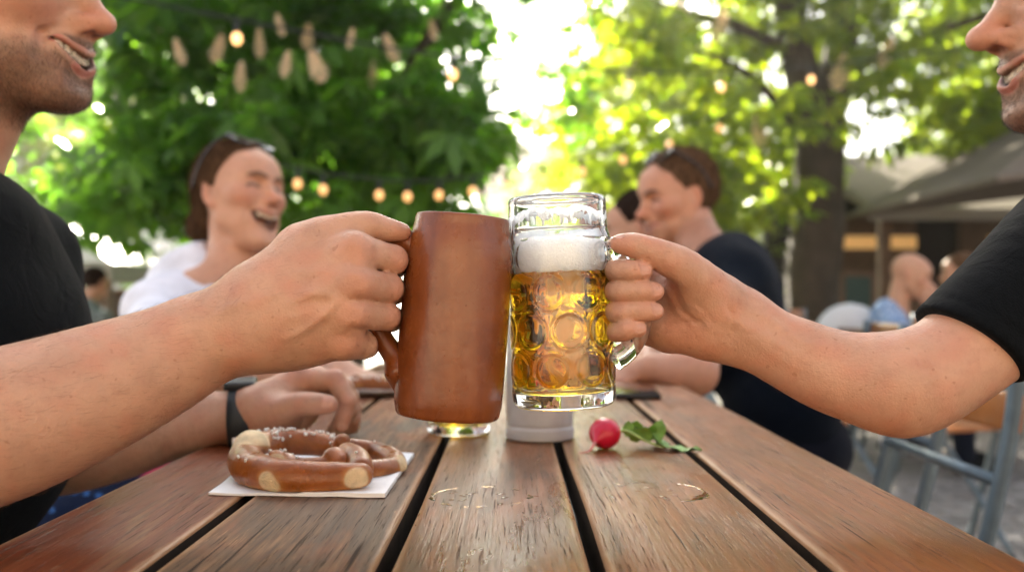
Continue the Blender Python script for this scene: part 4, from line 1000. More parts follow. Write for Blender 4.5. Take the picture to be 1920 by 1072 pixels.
# pale stoneware mug
M['pale_stoneware'] = mat_plain('pale_stoneware', (.47, .46, .44), .38, var=.12, scale=30, bumpd=.0005, bscale=160)
c0 = np.array([(1012 - CX) / F_PX * 1.104, 1.104, TABLE_Z + .0005]); t = thing('stoneware_mug', 'pale grey stoneware mug standing on the table behind the glass mug', 'beer mug', tuple(c0))
MB().lathe(crom([(.0001, .002), (.034, .0015), (.0385, .001), (.0395, .004), (.0394, .012), (.0386, .0145), (.0380, .0165), (.0385, .019), (.0386, .03), (.0385, .10), (.0380, .135), (.0384, .141), (.0386, .146), (.0375, .149), (.0352, .147), (.0345, .13), (.0345, .03), (.030, .012), (.0001, .011)], 4), 72, c0, cap=False).build('vessel', M['pale_stoneware'], t)
MB().tube(crom(np.array([(.010, .036, .125), (.014, .058, .122), (.016, .070, .095), (.014, .062, .060), (.010, .0375, .045)]), 6) + c0, .0075, 12, sx=1.3).build('handle', M['pale_stoneware'], t)
# napkin
def T_(px, py, z=0.0):
    Y = F_PX * (CAM_Z - TABLE_Z - z) / (py - HZ); return np.array([(px - CX) / F_PX * Y, Y, TABLE_Z + z])
M['paper'] = mat_plain('paper', (.80, .80, .80), .8, var=.04, bumpd=.0006, bscale=120)
A_, B_, C_, D_ = T_(391, 929), T_(722, 934), T_(776, 856), T_(500, 846)
nv, nf = [], []; G = 26
for layer in range(2):
    for i in range(G + 1):
        for j in range(G + 1):
            u, v = i / G, j / G; p = A_ * (1 - u) * (1 - v) + B_ * u * (1 - v) + C_ * u * v + D_ * (1 - u) * v
            e = max(abs(u - .5), abs(v - .5)) * 2
            p = p + np.array([0, 0, .0010 + layer * .0019 + .0007 * nz(p[None], 45, 3)[0] * e ** 3 + (.0016 * max(0, e - .86) / .14 * (layer - .0) if u > .5 else .0)])
            nv.append(p)
for layer in range(2):
    o = layer * (G + 1) ** 2
    for i in range(G):
        for j in range(G):
            q = [o + i * (G + 1) + j, o + (i + 1) * (G + 1) + j, o + (i + 1) * (G + 1) + j + 1, o + i * (G + 1) + j + 1]; nf.append(q if layer else q[::-1])
o2 = (G + 1) ** 2; rim = [i * (G + 1) for i in range(G + 1)] + [G * (G + 1) + j for j in range(1, G + 1)] + [i * (G + 1) + G for i in range(G - 1, -1, -1)] + [j for j in range(G - 1, 0, -1)]
for a, b in zip(rim, rim[1:] + rim[:1]): nf.append([a, b, b + o2, a + o2])
nap = mesh_np('napkin', nv, nf, M['paper'], origin=(A_ + C_) / 2); autosmooth(nap, 40); tag(nap, 'folded white paper napkin under the large pretzel', 'napkin')
# pretzel
def mat_crust():
    m, nt, b, out = new_mat('pretzel_crust'); v = objco(nt); a = N(nt, 'ShaderNodeAttribute', attribute_name='col')
    n = noise(nt, v, 70, 5, .6, .3); c = mix(nt, 1.0, a.outputs[0], ramp(nt, n.outputs[0], [(.3, .72), (.7, 1.22)]).outputs[0], 'MULTIPLY')
    L(nt, c, b.inputs['Base Color']); g = N(nt, 'ShaderNodeAttribute', attribute_name='gloss')
    L(nt, math_(nt, 'SUBTRACT', .80, math_(nt, 'MULTIPLY', math_(nt, 'MULTIPLY', g.outputs[2], .56), ramp(nt, noise(nt, v, 55, 4).outputs[0], [(.35, .65), (.65, 1.0)]).outputs[0])), b.inputs['Roughness'])
    b.inputs['Subsurface Weight'].default_value = .12; b.inputs['Subsurface Scale'].default_value = .004; b.inputs['Specular IOR Level'].default_value = .38
    h = math_(nt, 'ADD', math_(nt, 'MULTIPLY', noise(nt, v, 140, 4).outputs[0], .5), math_(nt, 'MULTIPLY', noise(nt, v, 700, 3).outputs[0], math_(nt, 'SUBTRACT', 1.0, math_(nt, 'MULTIPLY', g.outputs[2], .85))))
    L(nt, bump(nt, h, .0014), b.inputs['Normal']); return m
M['crust'] = mat_crust(); M['salt'] = mat_plain('salt', (.85, .82, .76), .4, var=.1, trans=.25)
zp = TABLE_Z + .0032
def pw_(px, py, Y, r): return np.array([*(W(px, py, Y) - [0, 0, r * .10]), r * .88])
front = chain([pw_(676, 888, .800, .0120), pw_(640, 892, .797, .0150), pw_(575, 893, .792, .0168), pw_(515, 888, .797, .0175), pw_(468, 873, .825, .0178), pw_(466, 846, .868, .0172), pw_(510, 829, .905, .0155), pw_(568, 827, .920, .0140), pw_(625, 836, .915, .0118), pw_(650, 846, .890, .0105)], n=6)
loop2 = chain([pw_(655, 838, .930, .0110), pw_(700, 843, .935, .0108), pw_(735, 858, .905, .0118), pw_(742, 869, .885, .0118)], n=6)
loop3 = chain([pw_(742, 874, .880, .0112), pw_(712, 880, .862, .0118), pw_(678, 880, .850, .0115), pw_(655, 866, .855, .0105)], n=5)
in1 = chain([pw_(652, 846, .858, .0112), pw_(672, 858, .838, .0112), pw_(678, 876, .818, .0118)], n=5)
kn1 = chain([pw_(641, 826, .880, .0090), pw_(640, 842, .880, .0105), pw_(652, 856, .872, .0105)], n=4)
kn2 = chain([pw_(626, 856, .850, .0118), pw_(640, 866, .842, .0098)], n=4); in2 = chain([pw_(520, 866, .850, .0085), pw_(560, 872, .845, .0085), pw_(606, 870, .845, .0088)], n=4)
in3 = chain([pw_(517, 856, .848, .0085), pw_(540, 864, .852, .0090)], n=3)
pz = U([front, loop2, loop3, in1, kn1, kn2, in2, in3], .0022)
pz = Off(pz, 0, lambda P: .0006 * nz(P, 70, 3)); burst = Ell(W(470, 832, .868) + [0, 0, .004], (.019, .026, .010), rot('Z', 20))
pz = U([pz, Ell(W(472, 838, .868), (.016, .026, .0155), rot('Z', 20))], .003)
ends = [Ell(W(505, 904, .783) + [0, 0, .000], (.0125, .006, .0085), rot('Y', 12)), Ell(W(668, 898, .788) + [0, 0, .0], (.0112, .007, .0098), rot('Z', 35)), Ell(W(750, 868, .880) + [.003, 0, 0], (.006, .010, .0095), rot('Z', 0)), Ell(W(518, 858, .838), (.009, .007, .005))]
pz = And(pz, Plane((0, 0, zp), (0, 0, -1)), .001)
MARG[0] = .03
V_, Q_ = mesh_sdf(pz, .0011)
C = np.repeat(np.array([[.265, .078, .015]]), len(V_), 0); und = nz(V_, 55, 6)
def putc(m, col):
    global C; C = C * (1 - m[:, None]) + np.array(col) * m[:, None]
putc(.55 * ss(.1, .7, und), (.36, .12, .026)); putc(.7 * (1 - ss(zp + .000, zp + .006, V_[:, 2] + .002 * nz(V_, 90, 4))), (.42, .175, .048))
putc(.6 * ss(.35, .75, nz(V_, 120, 9)), (.13, .036, .009)); putc(.75 * ss(.75, .92, nz(V_ * np.array([1, 1, 2.5]), 95, 19)), (.50, .26, .09))
gl = np.ones(len(V_))
pm_ = np.zeros(len(V_))
for e in [burst] + ends: pm_ = np.maximum(pm_, 1 - ss(-.0012, .0012, e(V_) + .0019 * nz(V_, 130, 7)))
hal = np.zeros(len(V_))
for e in [burst] + ends: hal = np.maximum(hal, 1 - ss(.0008, .0045, e(V_) + .0019 * nz(V_, 130, 7)))
putc(.75 * hal, (.40, .17, .045)); putc(pm_, (.70, .54, .33)); gl = gl * (1 - pm_)
ptz = thing('pretzel', 'large golden brown salted pretzel on the white napkin', 'pretzel', tuple(W(580, 880, .85) * [1, 1, 0] + np.array([0, 0, zp])))
po = mesh_np('dough', V_, Q_, M['crust'], ptz); attr_col(po, 'col', C); gloss_attr(po, gl)
pn = vnormals(po); r_ = np.random.default_rng(4)
w_ = np.clip(pn[:, 2] - .25, 0, 1) * (V_[:, 1] > .80) * (.15 + (np.linalg.norm(V_ - W(530, 825, .90), axis=1) < .055) * 1.6) * (pm_ < .3)
ii = r_.choice(len(V_), 80, p=w_ / w_.sum(), replace=False); sb = MB()
for i in ii:
    s_ = r_.uniform(.0013, .0024); sb.box(V_[i] + pn[i] * s_ * .35, (s_ * 1.5, s_ * 1.1, s_), np.array(Euler(r_.uniform(0, 6, 3)).to_matrix()), s_ * .25)
so = sb.build('salt', M['salt'], ptz); so['kind'] = 'stuff'
# plate with a second pretzel
pc = np.array([(712 - CX) / F_PX * 1.63, 1.63, TABLE_Z]); M['plate'] = mat_plain('plate', (.62, .60, .58), .3, var=.05)
pl = MB().lathe(crom([(.0001, .004), (.045, .0035), (.05, .001), (.055, .0015), (.082, .010), (.085, .0125), (.083, .0135), (.056, .007), (.0001, .006)], 4), 48, pc, cap=False).build('plate', M['plate'], origin=pc)
tag(pl, 'round white plate under the far pretzel, beside the white-bloused woman', 'plate')
p2 = ptz.copy(); COL.objects.link(p2); p2.location = (pc[0] - .012, pc[1], TABLE_Z + .0072); p2.rotation_euler = (0, 0, math.radians(150)); p2.scale = (.78,) * 3; p2['label'] = 'smaller half-eaten pretzel on the white plate further down the table'
for ch in (po, so):
    c2 = ch.copy(); COL.objects.link(c2); c2.parent = p2
# radish
M['radish'] = mat_plain('radish', (.62, .009, .042), .28, var=.16, scale=50, spec=.5, bumpd=.0005, bscale=150, coat=.15); M['radish_root'] = mat_plain('radish_root', (.62, .22, .20), .5); M['radish_leaf'] = mat_plain('radish_leaf', (.17, .32, .055), .5, var=.4, scale=60, bumpd=.001, bscale=120); M['radish_stem'] = mat_plain('radish_stem', (.36, .50, .15), .45, var=.25)
rc = T_(1137, 846) + np.array([0, .0165, .0168]); rad = thing('radish', 'small red radish with its green leaves lying on the table', 'radish', tuple(rc))
rn = U([Ell(rc, (.0172, .0168, .0166)), Cone(rc + [-.009, -.0125, -.004], rc + [-.0135, -.0195, -.0085], .0034, .0016)], .007)
MARG[0] = .03
V_, Q_ = mesh_sdf(rn, .0011); mesh_np('bulb', V_, Q_, M['radish'], rad)
MB().tube(crom([rc + [-.0120, -.017, -.0070], rc + [-.0150, -.022, -.0105], rc + [-.020, -.028, -.0148], rc + [-.030, -.030, -.0162]], 5), np.linspace(.0022, .0004, 16), 8).build('root', M['radish_root'], rad)
stm, lf = MB(), MB(); r_ = np.random.default_rng(8)
for k, (ex, ey, ez, ln) in enumerate([(.062, -.012, -.013, 1), (.040, .010, -.002, 1), (.030, .016, .004, 1)]):
    q = crom([rc + [.014, 0, .002], rc + [.024, ey * .3, .004 + ez * .1], rc + [ex * .7, ey * .8, ez * .7 + .002], rc + [ex, ey, ez]], 6)
    stm.tube(q, np.linspace(.0022, .0010, len(q)), 8)
    d = q[-1] - q[-6]; d /= np.linalg.norm(d); sd = np.cross(d, [0, 0, 1.0]); sd /= np.linalg.norm(sd)
    nl_ = 9; Vl = []; Lw = (.0135, .017, .012)[k]; LL = (.050, .040, .026)[k]
    for i in range(nl_ + 1):
        u = i / nl_; wv = Lw * math.sin(math.pi * min(1, u * 1.02 + .03)) ** .7 * (1 + .3 * math.sin(u * 21 + k)); p = q[-4] + d * LL * u + np.array([0, 0, .003 * math.sin(u * 5 + k) - .004 * u])
        p[2] = max(p[2], TABLE_Z + .0012)
        for s_ in (-1, 0, 1): Vl.append(p + sd * wv * s_ + np.array([0, 0, abs(s_) * (.002 + .0022 * math.sin(u * 17 + s_ + k))]))
    top_ = np.array(Vl); nb_ = len(top_); Vl = np.concatenate([top_, top_ - [0, 0, .0005]])
    Fl = []
    for i in range(nl_):
        for j in range(2): a = i * 3 + j; Fl += [[a, a + 1, a + 4, a + 3], [nb_ + a + 3, nb_ + a + 4, nb_ + a + 1, nb_ + a]]
    lf.add(Vl, Fl)
for k in range(7):
    b_ = rc + [.026 + .0055 * k, r_.uniform(-.008, .016), -.010 + r_.uniform(0, .006)]; tp = np.array([r_.uniform(-.3, .6), r_.uniform(-.3, .3), 1.0]); tp /= np.linalg.norm(tp); sd = np.array([1, r_.uniform(-.5, .5), -.2]); sd /= np.linalg.norm(sd); Ls, Ws = r_.uniform(.014, .024), r_.uniform(.006, .010); Vl = []
    for i in range(6):
        u = i / 5
        for s_ in (-1, 0, 1): Vl.append(b_ + tp * Ls * u + sd * Ws * s_ * math.sin(math.pi * min(1, .15 + u * .85)) ** .7 + np.array([0, -.004 * u * u + abs(s_) * .002 * math.sin(9 * u + k), 0]))
    T2 = np.array(Vl); Vl = np.concatenate([T2, T2 + [0, .0005, 0]]); lf.add(Vl, [f for i in range(5) for j in range(2) for f in ([i * 3 + j, i * 3 + j + 1, i * 3 + j + 4, i * 3 + j + 3], [18 + i * 3 + j + 3, 18 + i * 3 + j + 4, 18 + i * 3 + j + 1, 18 + i * 3 + j])])
stm.build('stem', M['radish_stem'], rad); lf.build('leaf', M['radish_leaf'], rad)
# spilled beer rings: thin raised films of liquid
def mat_wet():
    m, nt, b, out = new_mat('spilled_beer'); b.inputs['Base Color'].default_value = (.72, .46, .24, 1); b.inputs['Roughness'].default_value = .06; b.inputs['Transmission Weight'].default_value = 1.0; b.inputs['IOR'].default_value = 1.34; return m
M['wet'] = mat_wet()
def ring(px, py, rad_, seed, heavy, label):
    """thin irregular film of liquid left by a mug's foot, with droplets"""
    c = T_(px, py); c[2] = TABLE_Z; r = np.random.default_rng(seed); n = 260; A = np.linspace(0, 2 * np.pi, n, endpoint=False); e = np.stack([np.cos(A), np.sin(A), 0 * A], 1)
    w = .0008 + .0024 * nz(e, 3, seed) + .0016 * nz(e, 9, seed + 1) + heavy * .0042 * np.exp(-((np.mod(A + .45 + np.pi, 2 * np.pi) - np.pi) / .6) ** 2)
    R0 = rad_ * (1 + .02 * nz(e, 2, seed + 3)) + .0010 * nz(e, 14, seed + 2); m = 7; mb = MB(); V = []
    for i in range(n):
        for k in range(m):
            q = k / (m - 1) * 2 - 1; V.append(c + e[i] * (R0[i] + q * max(w[i], .0002) * (1 + .25 * math.sin(A[i] * 31 + k))) + np.array([0, 0, .00006 + .00042 * (1 - q * q) * min(1, max(w[i], 0) / .0015)]))
    Vb = [v - np.array([0, 0, v[2] - TABLE_Z - .00003]) for v in V]; F = []; N_ = n * m; ok = w > .0006
    for i in range(n):
        j_ = (i + 1) % n
        if not (ok[i] and ok[j_]): continue
        for k in range(m - 1):
            a, b, d, f = i * m + k, i * m + k + 1, j_ * m + k + 1, j_ * m + k; F += [[a, b, d, f], [N_ + f, N_ + d, N_ + b, N_ + a]]
    mb.add(V + Vb, F)
    for k in range(16 if heavy else 11):
        a = r.uniform(0, 6.28); q = rad_ * r.uniform(.25, 1.15); s_ = r.uniform(.0010, .0028); mb.sphere(c + np.array([math.cos(a) * q, math.sin(a) * q, .00005]), (s_ * r.uniform(1, 2.6), s_, .0005), 14, 6, R=rot('Z', r.uniform(0, 180)))
    o = mb.build('beer_ring', M['wet'], origin=tuple(c)); tag(o, label, 'spilled beer')
ring(902, 930, .040, 3, 0.0, 'thin broken wet ring of beer on the middle plank')
ring(1226, 921, .0425, 9, 1.0, 'wider wet ring of beer on the plank right of the middle one')
# phone
M['phone_black'] = mat_plain('phone_black', (.012, .012, .014), .18, var=.05); M['phone_glass'] = mat_plain('phone_glass', (.008, .008, .010), .05, var=.02)
pc = np.array([.205, 1.60, TABLE_Z + .0055]); ph = thing('smartphone', 'black smartphone lying on the table by the forearms of the man in navy', 'phone', tuple(pc))
MB().box(pc, (.074, .148, .009), rot('Z', -4), .003).build('case', M['phone_black'], ph); MB().box(pc + [0, 0, .0052], (.069, .143, .0012), rot('Z', -4), .0005).build('screen', M['phone_glass'], ph)
# wristwatch on the left man's other wrist
M['strap'] = mat_plain('strap', (.014, .017, .017), .5, bumpd=.0006, bscale=300); M['steel'] = mat_plain('steel', (.42, .42, .42), .28, metal=1.0)
wc = W(452, 785, 1.065); wa = W(505, 780, 1.07) - W(400, 784, 1.06); wa /= np.linalg.norm(wa); Bw = basis(wa, (0, -.15, 1))
wt = thing('wristwatch', "dark strapped wristwatch on the left man's resting wrist", 'watch', tuple(wc)); sm = MB()
A = np.linspace(0, 2 * np.pi, 48, endpoint=False); Vs = []
for x_, dr in ((-.012, .0004), (-.011, .0024), (.011, .0024), (.012, .0004), (.0115, -.001), (-.0115, -.001)):
    for a in A: Vs.append(wc + Bw @ np.array([x_, math.cos(a) * (.0335 + dr), math.sin(a) * (.0335 + dr)]))
Fs = [[i * 48 + k, i * 48 + (k + 1) % 48, ((i + 1) % 6) * 48 + (k + 1) % 48, ((i + 1) % 6) * 48 + k] for i in range(6) for k in range(48)]
sm.add(Vs, Fs).build('strap', M['strap'], wt)
MB().box(wc + Bw @ np.array([0, .008, .0385]), (.034, .034, .009), Bw, .003).build('case', M['strap'], wt)
MB().box(wc + Bw @ np.array([0, -.0330, -.014]), (.013, .004, .017), Bw @ rot('X', -25), .001).build('buckle', M['steel'], wt)
# ------------------------------------------------------------------ table, chairs, ground
def mat_plank(name, base, worn, red, grey, seed, wear=.5, redk=.5, r0=.40, r1=.62, spec=.28):
    """weathered varnished board, grain along local y"""
    m, nt, b, out = new_mat(name); v = mapping(nt, objco(nt), (1, 1, 1), (seed * 1.37, seed * 3.1, seed * .7))
    warp = noise(nt, mapping(nt, v, (3, 1.2, 3)), 1.0, 3)
    vw = N(nt, 'ShaderNodeVectorMath', operation='ADD'); L(nt, v, vw.inputs[0])
    sc_ = N(nt, 'ShaderNodeVectorMath', operation='MULTIPLY'); L(nt, warp.outputs[1], sc_.inputs[0]); sc_.inputs[1].default_value = (.012, .0, .012); L(nt, sc_.outputs[0], vw.inputs[1]); vv = vw.outputs[0]
    grain = noise(nt, mapping(nt, vv, (230, 6, 60)), 1.0, 6, .62, .15)
    fine = noise(nt, mapping(nt, vv, (900, 24, 300)), 1.0, 4, .6)
    rings = N(nt, 'ShaderNodeTexWave', wave_type='BANDS', bands_direction='X'); rings.inputs['Scale'].default_value = 16; rings.inputs['Distortion'].default_value = 7; rings.inputs['Detail'].default_value = 3; rings.inputs['Detail Scale'].default_value = 1.4
    L(nt, mapping(nt, vv, (1, .05, 1)), rings.inputs['Vector'])
    patch = noise(nt, mapping(nt, v, (9, 3.2, 9)), 1.0, 5, .6, .5); patch2 = noise(nt, mapping(nt, v, (14, 2.2, 9), (5, 2, 1)), 1.0, 5, .65, .8); patch3 = noise(nt, mapping(nt, v, (26, 5, 9), (1, 7, 1)), 1.0, 6, .7, .4)
    c = mix(nt, ramp(nt, grain.outputs[0], [(.34, 0.0), (.66, 1.0)]).outputs[0], tuple(x * .55 for x in base), tuple(x * 1.25 for x in base))
    c = mix(nt, math_(nt, 'MULTIPLY', ramp(nt, rings.outputs[0], [(.3, 0.0), (.8, 1.0)]).outputs[0], .45), c, tuple(x * .72 for x in base))
    c = mix(nt, ramp(nt, patch.outputs[0], [(.58 - .22 * redk, 0.0), (.66 - .12 * redk, .80)]).outputs[0], c, mix(nt, ramp(nt, grain.outputs[0], [(.3, 0.0), (.7, 1.0)]).outputs[0], tuple(x * .6 for x in red), red))
    wm = ramp(nt, math_(nt, 'ADD', math_(nt, 'MULTIPLY', patch2.outputs[0], .72), math_(nt, 'MULTIPLY', fine.outputs[0], .28)), [(.60 - .16 * wear, 0.0), (.70 - .16 * wear, .85)]).outputs[0]
    c = mix(nt, wm, c, mix(nt, ramp(nt, grain.outputs[0], [(.36, 0.0), (.62, 1.0)]).outputs[0], grey, worn))
    flake = ramp(nt, math_(nt, 'ADD', math_(nt, 'MULTIPLY', patch3.outputs[0], .6), math_(nt, 'MULTIPLY', fine.outputs[0], .4)), [(.585, 0.0), (.62, .8)]).outputs[0]
    c = mix(nt, flake, c, tuple(min(1, x * 1.35) for x in worn))
    # cracks and checks along the grain, dirt in the pores
    cr = noise(nt, mapping(nt, vv, (150, 2.2, 60), (3, 1, 2)), 1.0, 3, .5, .25); crk = ramp(nt, cr.outputs[0], [(.285, 1.0), (.315, 0.0)]).outputs[0]
    stk = noise(nt, mapping(nt, vv, (620, 15, 200), (2, 5, 2)), 1.0, 3, .7); skm = ramp(nt, stk.outputs[0], [(.33, .85), (.42, 0.0)]).outputs[0]
    dark = math_(nt, 'MAXIMUM', crk, skm)
    c = mix(nt, math_(nt, 'MULTIPLY', dark, .9), c, (.020, .014, .010))
    blot = noise(nt, mapping(nt, v, (34, 14, 20), (9, 4, 3)), 1.0, 5, .7, .6); c = mix(nt, ramp(nt, blot.outputs[0], [(.66, 0.0), (.74, .7)]).outputs[0], c, (.030, .022, .018))
    # pale rubbed edges
    ea = N(nt, 'ShaderNodeAttribute', attribute_name='edge'); em = ramp(nt, math_(nt, 'ADD', ea.outputs[2], math_(nt, 'MULTIPLY', math_(nt, 'SUBTRACT', patch3.outputs[0], .5), 1.1)), [(.48, 0.0), (.72, .80)]).outputs[0]
    c = mix(nt, em, c, tuple(x * 1.15 for x in worn))
    L(nt, c, b.inputs['Base Color'])
    r = math_(nt, 'ADD', ramp(nt, patch2.outputs[0], [(.38, r0), (.62, r1)]).outputs[0], math_(nt, 'MULTIPLY', dark, .35)); L(nt, r, b.inputs['Roughness'])
    b.inputs['Specular IOR Level'].default_value = spec
    h = math_(nt, 'ADD', math_(nt, 'MULTIPLY', grain.outputs[0], .8), math_(nt, 'MULTIPLY', fine.outputs[0], .35)); h = math_(nt, 'SUBTRACT', h, math_(nt, 'MULTIPLY', dark, .9)); h = math_(nt, 'SUBTRACT', h, math_(nt, 'MULTIPLY', flake, .25))
    h = math_(nt, 'ADD', h, math_(nt, 'MULTIPLY', noise(nt, mapping(nt, v, (30, 4, 30)), 1.0, 3).outputs[0], 1.6))
    L(nt, bump(nt, h, .0007, .6), b.inputs['Normal'])
    return m
ORANGE, RED_, PALE, GREYW = (.31, .088, .016), (.20, .045, .015), (.30, .155, .072), (.085, .048, .026)
M['shaded_bare_edge'] = mat_plain('shaded_bare_edge', (.030, .020, .014), .9, var=.4, scale=30, spec=.1)  # bare plank sides, coloured near black to put shade into the gaps
tbl = thing('beer_garden_table', 'weathered reddish brown plank table running away from the camera', 'table', (0, 1.2, 0))
off = [-1075, -690, -245, 165, 600, 1007]; spec = [((.17, .048, .015), PALE, RED_, GREYW, 1, .20, .95, .30, .5), ((.115, .058, .028), PALE, ORANGE, GREYW, 2, .50, .44, .45, .68), ((.14, .056, .023), PALE, ORANGE, GREYW, 3, .42, .66, .25, .48, .38), ((.17, .066, .025), PALE, ORANGE, GREYW, 4, .46, .60, .29, .55, .32), ((.19, .062, .019), PALE, ORANGE, GREYW, 5, .28, .84, .34, .55)]
for i, sp in enumerate(spec):
    x0, x1 = off[i] * .000313 + (.0050 if i else 0), off[i + 1] * .000313 - (.0050 if i < 4 else 0)
    nx, ny = 26, 130; xs_ = np.linspace(0, 1, nx); us = np.linspace(-.12, 2.42, ny); w_ = x1 - x0
    e = np.minimum(xs_, 1 - xs_) * w_; rnd = np.where(e < .005, .0035 * (1 - np.sqrt(np.clip(1 - (1 - e / .005) ** 2, 0, 1))), 0)
    xs_ = np.sort(np.concatenate([xs_, [.004, .010, .02, .98, .99, .996]])); nx = len(xs_); e = np.minimum(xs_, 1 - xs_) * w_; rnd = np.where(e < .0035, .0026 * (1 - np.sqrt(np.clip(1 - (1 - e / .0035) ** 2, 0, 1))), 0)
    XX, YY = np.meshgrid(x0 + xs_ * w_, us, indexing='ij'); wav = .0010 * nz(np.stack([XX.ravel() * .3, YY.ravel(), XX.ravel() * 0 + i], 1), 7, i).reshape(XX.shape) * (np.minimum(xs_, 1 - xs_)[:, None] < .03)
    ZZ = np.full_like(XX, TABLE_Z) - rnd[:, None] - np.abs(wav) * .7; top_ = np.stack([XX + wav, YY, ZZ], -1).reshape(-1, 3); bot = top_.copy(); bot[:, 2] = TABLE_Z - .034
    n_ = nx * ny; Fq = []; mi = []
    for a in range(nx - 1):
        for q in range(ny - 1):
            k = a * ny + q; Fq.append([k, k + ny, k + ny + 1, k + 1]); Fq.append([n_ + k + 1, n_ + k + ny + 1, n_ + k + ny, n_ + k])
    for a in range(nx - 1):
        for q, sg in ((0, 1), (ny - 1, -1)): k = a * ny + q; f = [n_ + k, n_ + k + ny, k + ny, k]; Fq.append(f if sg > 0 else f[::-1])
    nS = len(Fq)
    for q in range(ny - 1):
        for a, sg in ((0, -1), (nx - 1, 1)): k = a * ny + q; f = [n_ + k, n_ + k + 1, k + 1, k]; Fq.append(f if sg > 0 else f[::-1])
    mi = [0] * nS + [1] * (len(Fq) - nS); V_ = np.concatenate([top_, bot]); mp = mat_plank('weathered_plank_%d' % i, *sp); o = mesh_np('plank', V_, Fq, None, tbl, mats=[mp, M['shaded_bare_edge']], midx=mi); autosmooth(o, 50)
    ev = np.exp(-(np.minimum(xs_, 1 - xs_) * w_) / .009); ev = np.repeat(ev, ny); a_ = o.data.attributes.new('edge', 'FLOAT', 'POINT'); a_.data.foreach_set('value', np.concatenate([ev, ev * 0]).astype(np.float32))
M['steel_blue'] = mat_plain('steel_blue', (.115, .155, .18), .42, metal=.35, var=.25, scale=25, bumpd=.0005, bscale=200); M['teal_steel'] = mat_plain('teal_steel', (.02, .075, .08), .45, var=.2)
M['batten_wood'] = mat_plain('batten_wood', (.12, .065, .035), .7, var=.3)
for y_ in (.30, 2.15): MB().box((0, y_, TABLE_Z - .052), (.60, .05, .034), None, .003).build('batten', M['batten_wood'], tbl)
for y_, s_ in ((.30, 1), (2.15, -1)):
    for x_ in (-.26, .26):
        MB().tube([(x_, y_, TABLE_Z - .07), (x_ * 1.05, y_ + .03 * s_, .40), (x_ * 1.1, y_ + .02 * s_, .006)], .014, 10).build('leg', M['steel_blue'], tbl)
M['slat_orange'] = mat_plain('slat_orange', (.36, .125, .028), .38, var=.30, scale=9, bumpd=.0006, bscale=120, coat=.2)
def chair(label, loc, rz, group='folding chairs round the tables', frame='steel_blue'):
    """folding beer garden chair; canonical: sitter faces +x, back at x = 0"""
    c = thing('folding_chair', label, 'chair', (0, 0, 0), 0, group)
    MBs = []
    for y_ in (-.215, .215):
        MB().tube(crom([(-.045, y_, .86), (-.03, y_, .70), (.03, y_, .45), (.10, y_, .22), (.165, y_, .005)], 5), .0125, 10).build('back_leg', M[frame], c)
        MB().tube(crom([(.36, y_ * .90, .445), (.26, y_ * .90, .36), (.10, y_ * .90, .20), (-.06, y_ * .90, .005)], 4), .0115, 10).build('front_leg', M[frame], c)
    MB().tube([(-.012, -.215, .63), (-.012, .215, .63)], .010, 10).build('crossbar', M[frame], c)
    for z_ in (.735, .825):
        MB().box((-.040 - (z_ - .735) * .12, 0, z_), (.014, .45, .062), rot('Y', -6), .005).add(*_riv(z_)).build('back_slat', M['slat_orange'], c)
    for k in range(5): MB().box((.045 + k * .075, 0, .452), (.064, .44, .018), None, .004).build('seat_slat', M['slat_orange'], c)
    c.location = loc; c.rotation_euler = (0, 0, rz); return c
def _riv(z_):
    m = MB()
    for y_ in (-.2, .2): m.sphere((-.040 - (z_ - .735) * .12 - .007, y_, z_), (.003, .007, .007), 10, 6)
    return np.concatenate(m.v), m.f
ch0 = chair('empty folding chair with orange slats behind the outstretched arm at the right', (.735, 1.69, 0), math.pi)
def chair_copy(label, loc, rz):
    r = ch0.copy(); COL.objects.link(r); r.location = loc; r.rotation_euler = (0, 0, rz); r['label'] = label
    for ch in ch0.children: k = ch.copy(); COL.objects.link(k); k.parent = r
    return r
chair_copy('folding chair under the man in the black T-shirt at the right edge', (.90, .88, 0), math.pi)
chair_copy('folding chair under the man in the black T-shirt at the left', (-.80, .92, 0), 0)
chair_copy('folding chair under the laughing woman in the white blouse', (-.85, 2.00, 0), -.35)
chair_copy('folding chair under the man in the navy T-shirt', (.80, 2.06, 0), math.pi)
chair_copy('folding chair at the far table, left of the bald man', (1.55, 5.1, 0), -.5)
chair_copy('folding chair pulled out between the near table and the far table', (1.55, 3.35, 0), 1.9)
lg_ = thing('bench', 'bench with a teal steel leg beside the table at the lower left', 'bench', (-.62, 1.30, 0))
MB().box((-.72, 1.42, .445), (.25, .5, .03), None, .004).build('seat', M['slat_orange'], lg_)
for y_ in (1.22, 1.62): MB().tube([(-.80, y_, .43), (-.80, y_, .005)], .02, 10).tube([(-.64, y_, .43), (-.64, y_, .005)], .02, 10).build('leg', M['teal_steel'], lg_)
# far tables
M['far_wood'] = mat_plain('far_wood', (.17, .075, .032), .5, var=.3, scale=10)
def far_table(label, x, y, rz, L_=1.6):
    t = thing('far_table', label, 'table', (0, 0, 0), 0, 'tables further back in the garden'); 
    for k in range(4): MB().box((0, -.24 + k * .16, .735), (L_, .148, .03), None, .004).build('plank', M['far_wood'], t)
    for sx in (-.6, .6):
        for sy in (-.2, .2): MB().tube([(sx * L_ / 1.6, sy, .72), (sx * 1.05 * L_ / 1.6, sy, .005)], .016, 8).build('leg', M['steel_blue'], t)
    t.location = (x, y, 0); t.rotation_euler = (0, 0, rz); return t
far_table('brown table between the bald man and the brown-haired guest', 2.50, 5.25, .08, 1.3)
far_table('brown table under the cream canopy', -2.35, 5.6, .1)
far_table('long brown table beside the right tree trunk', 2.2, 6.4, .0)
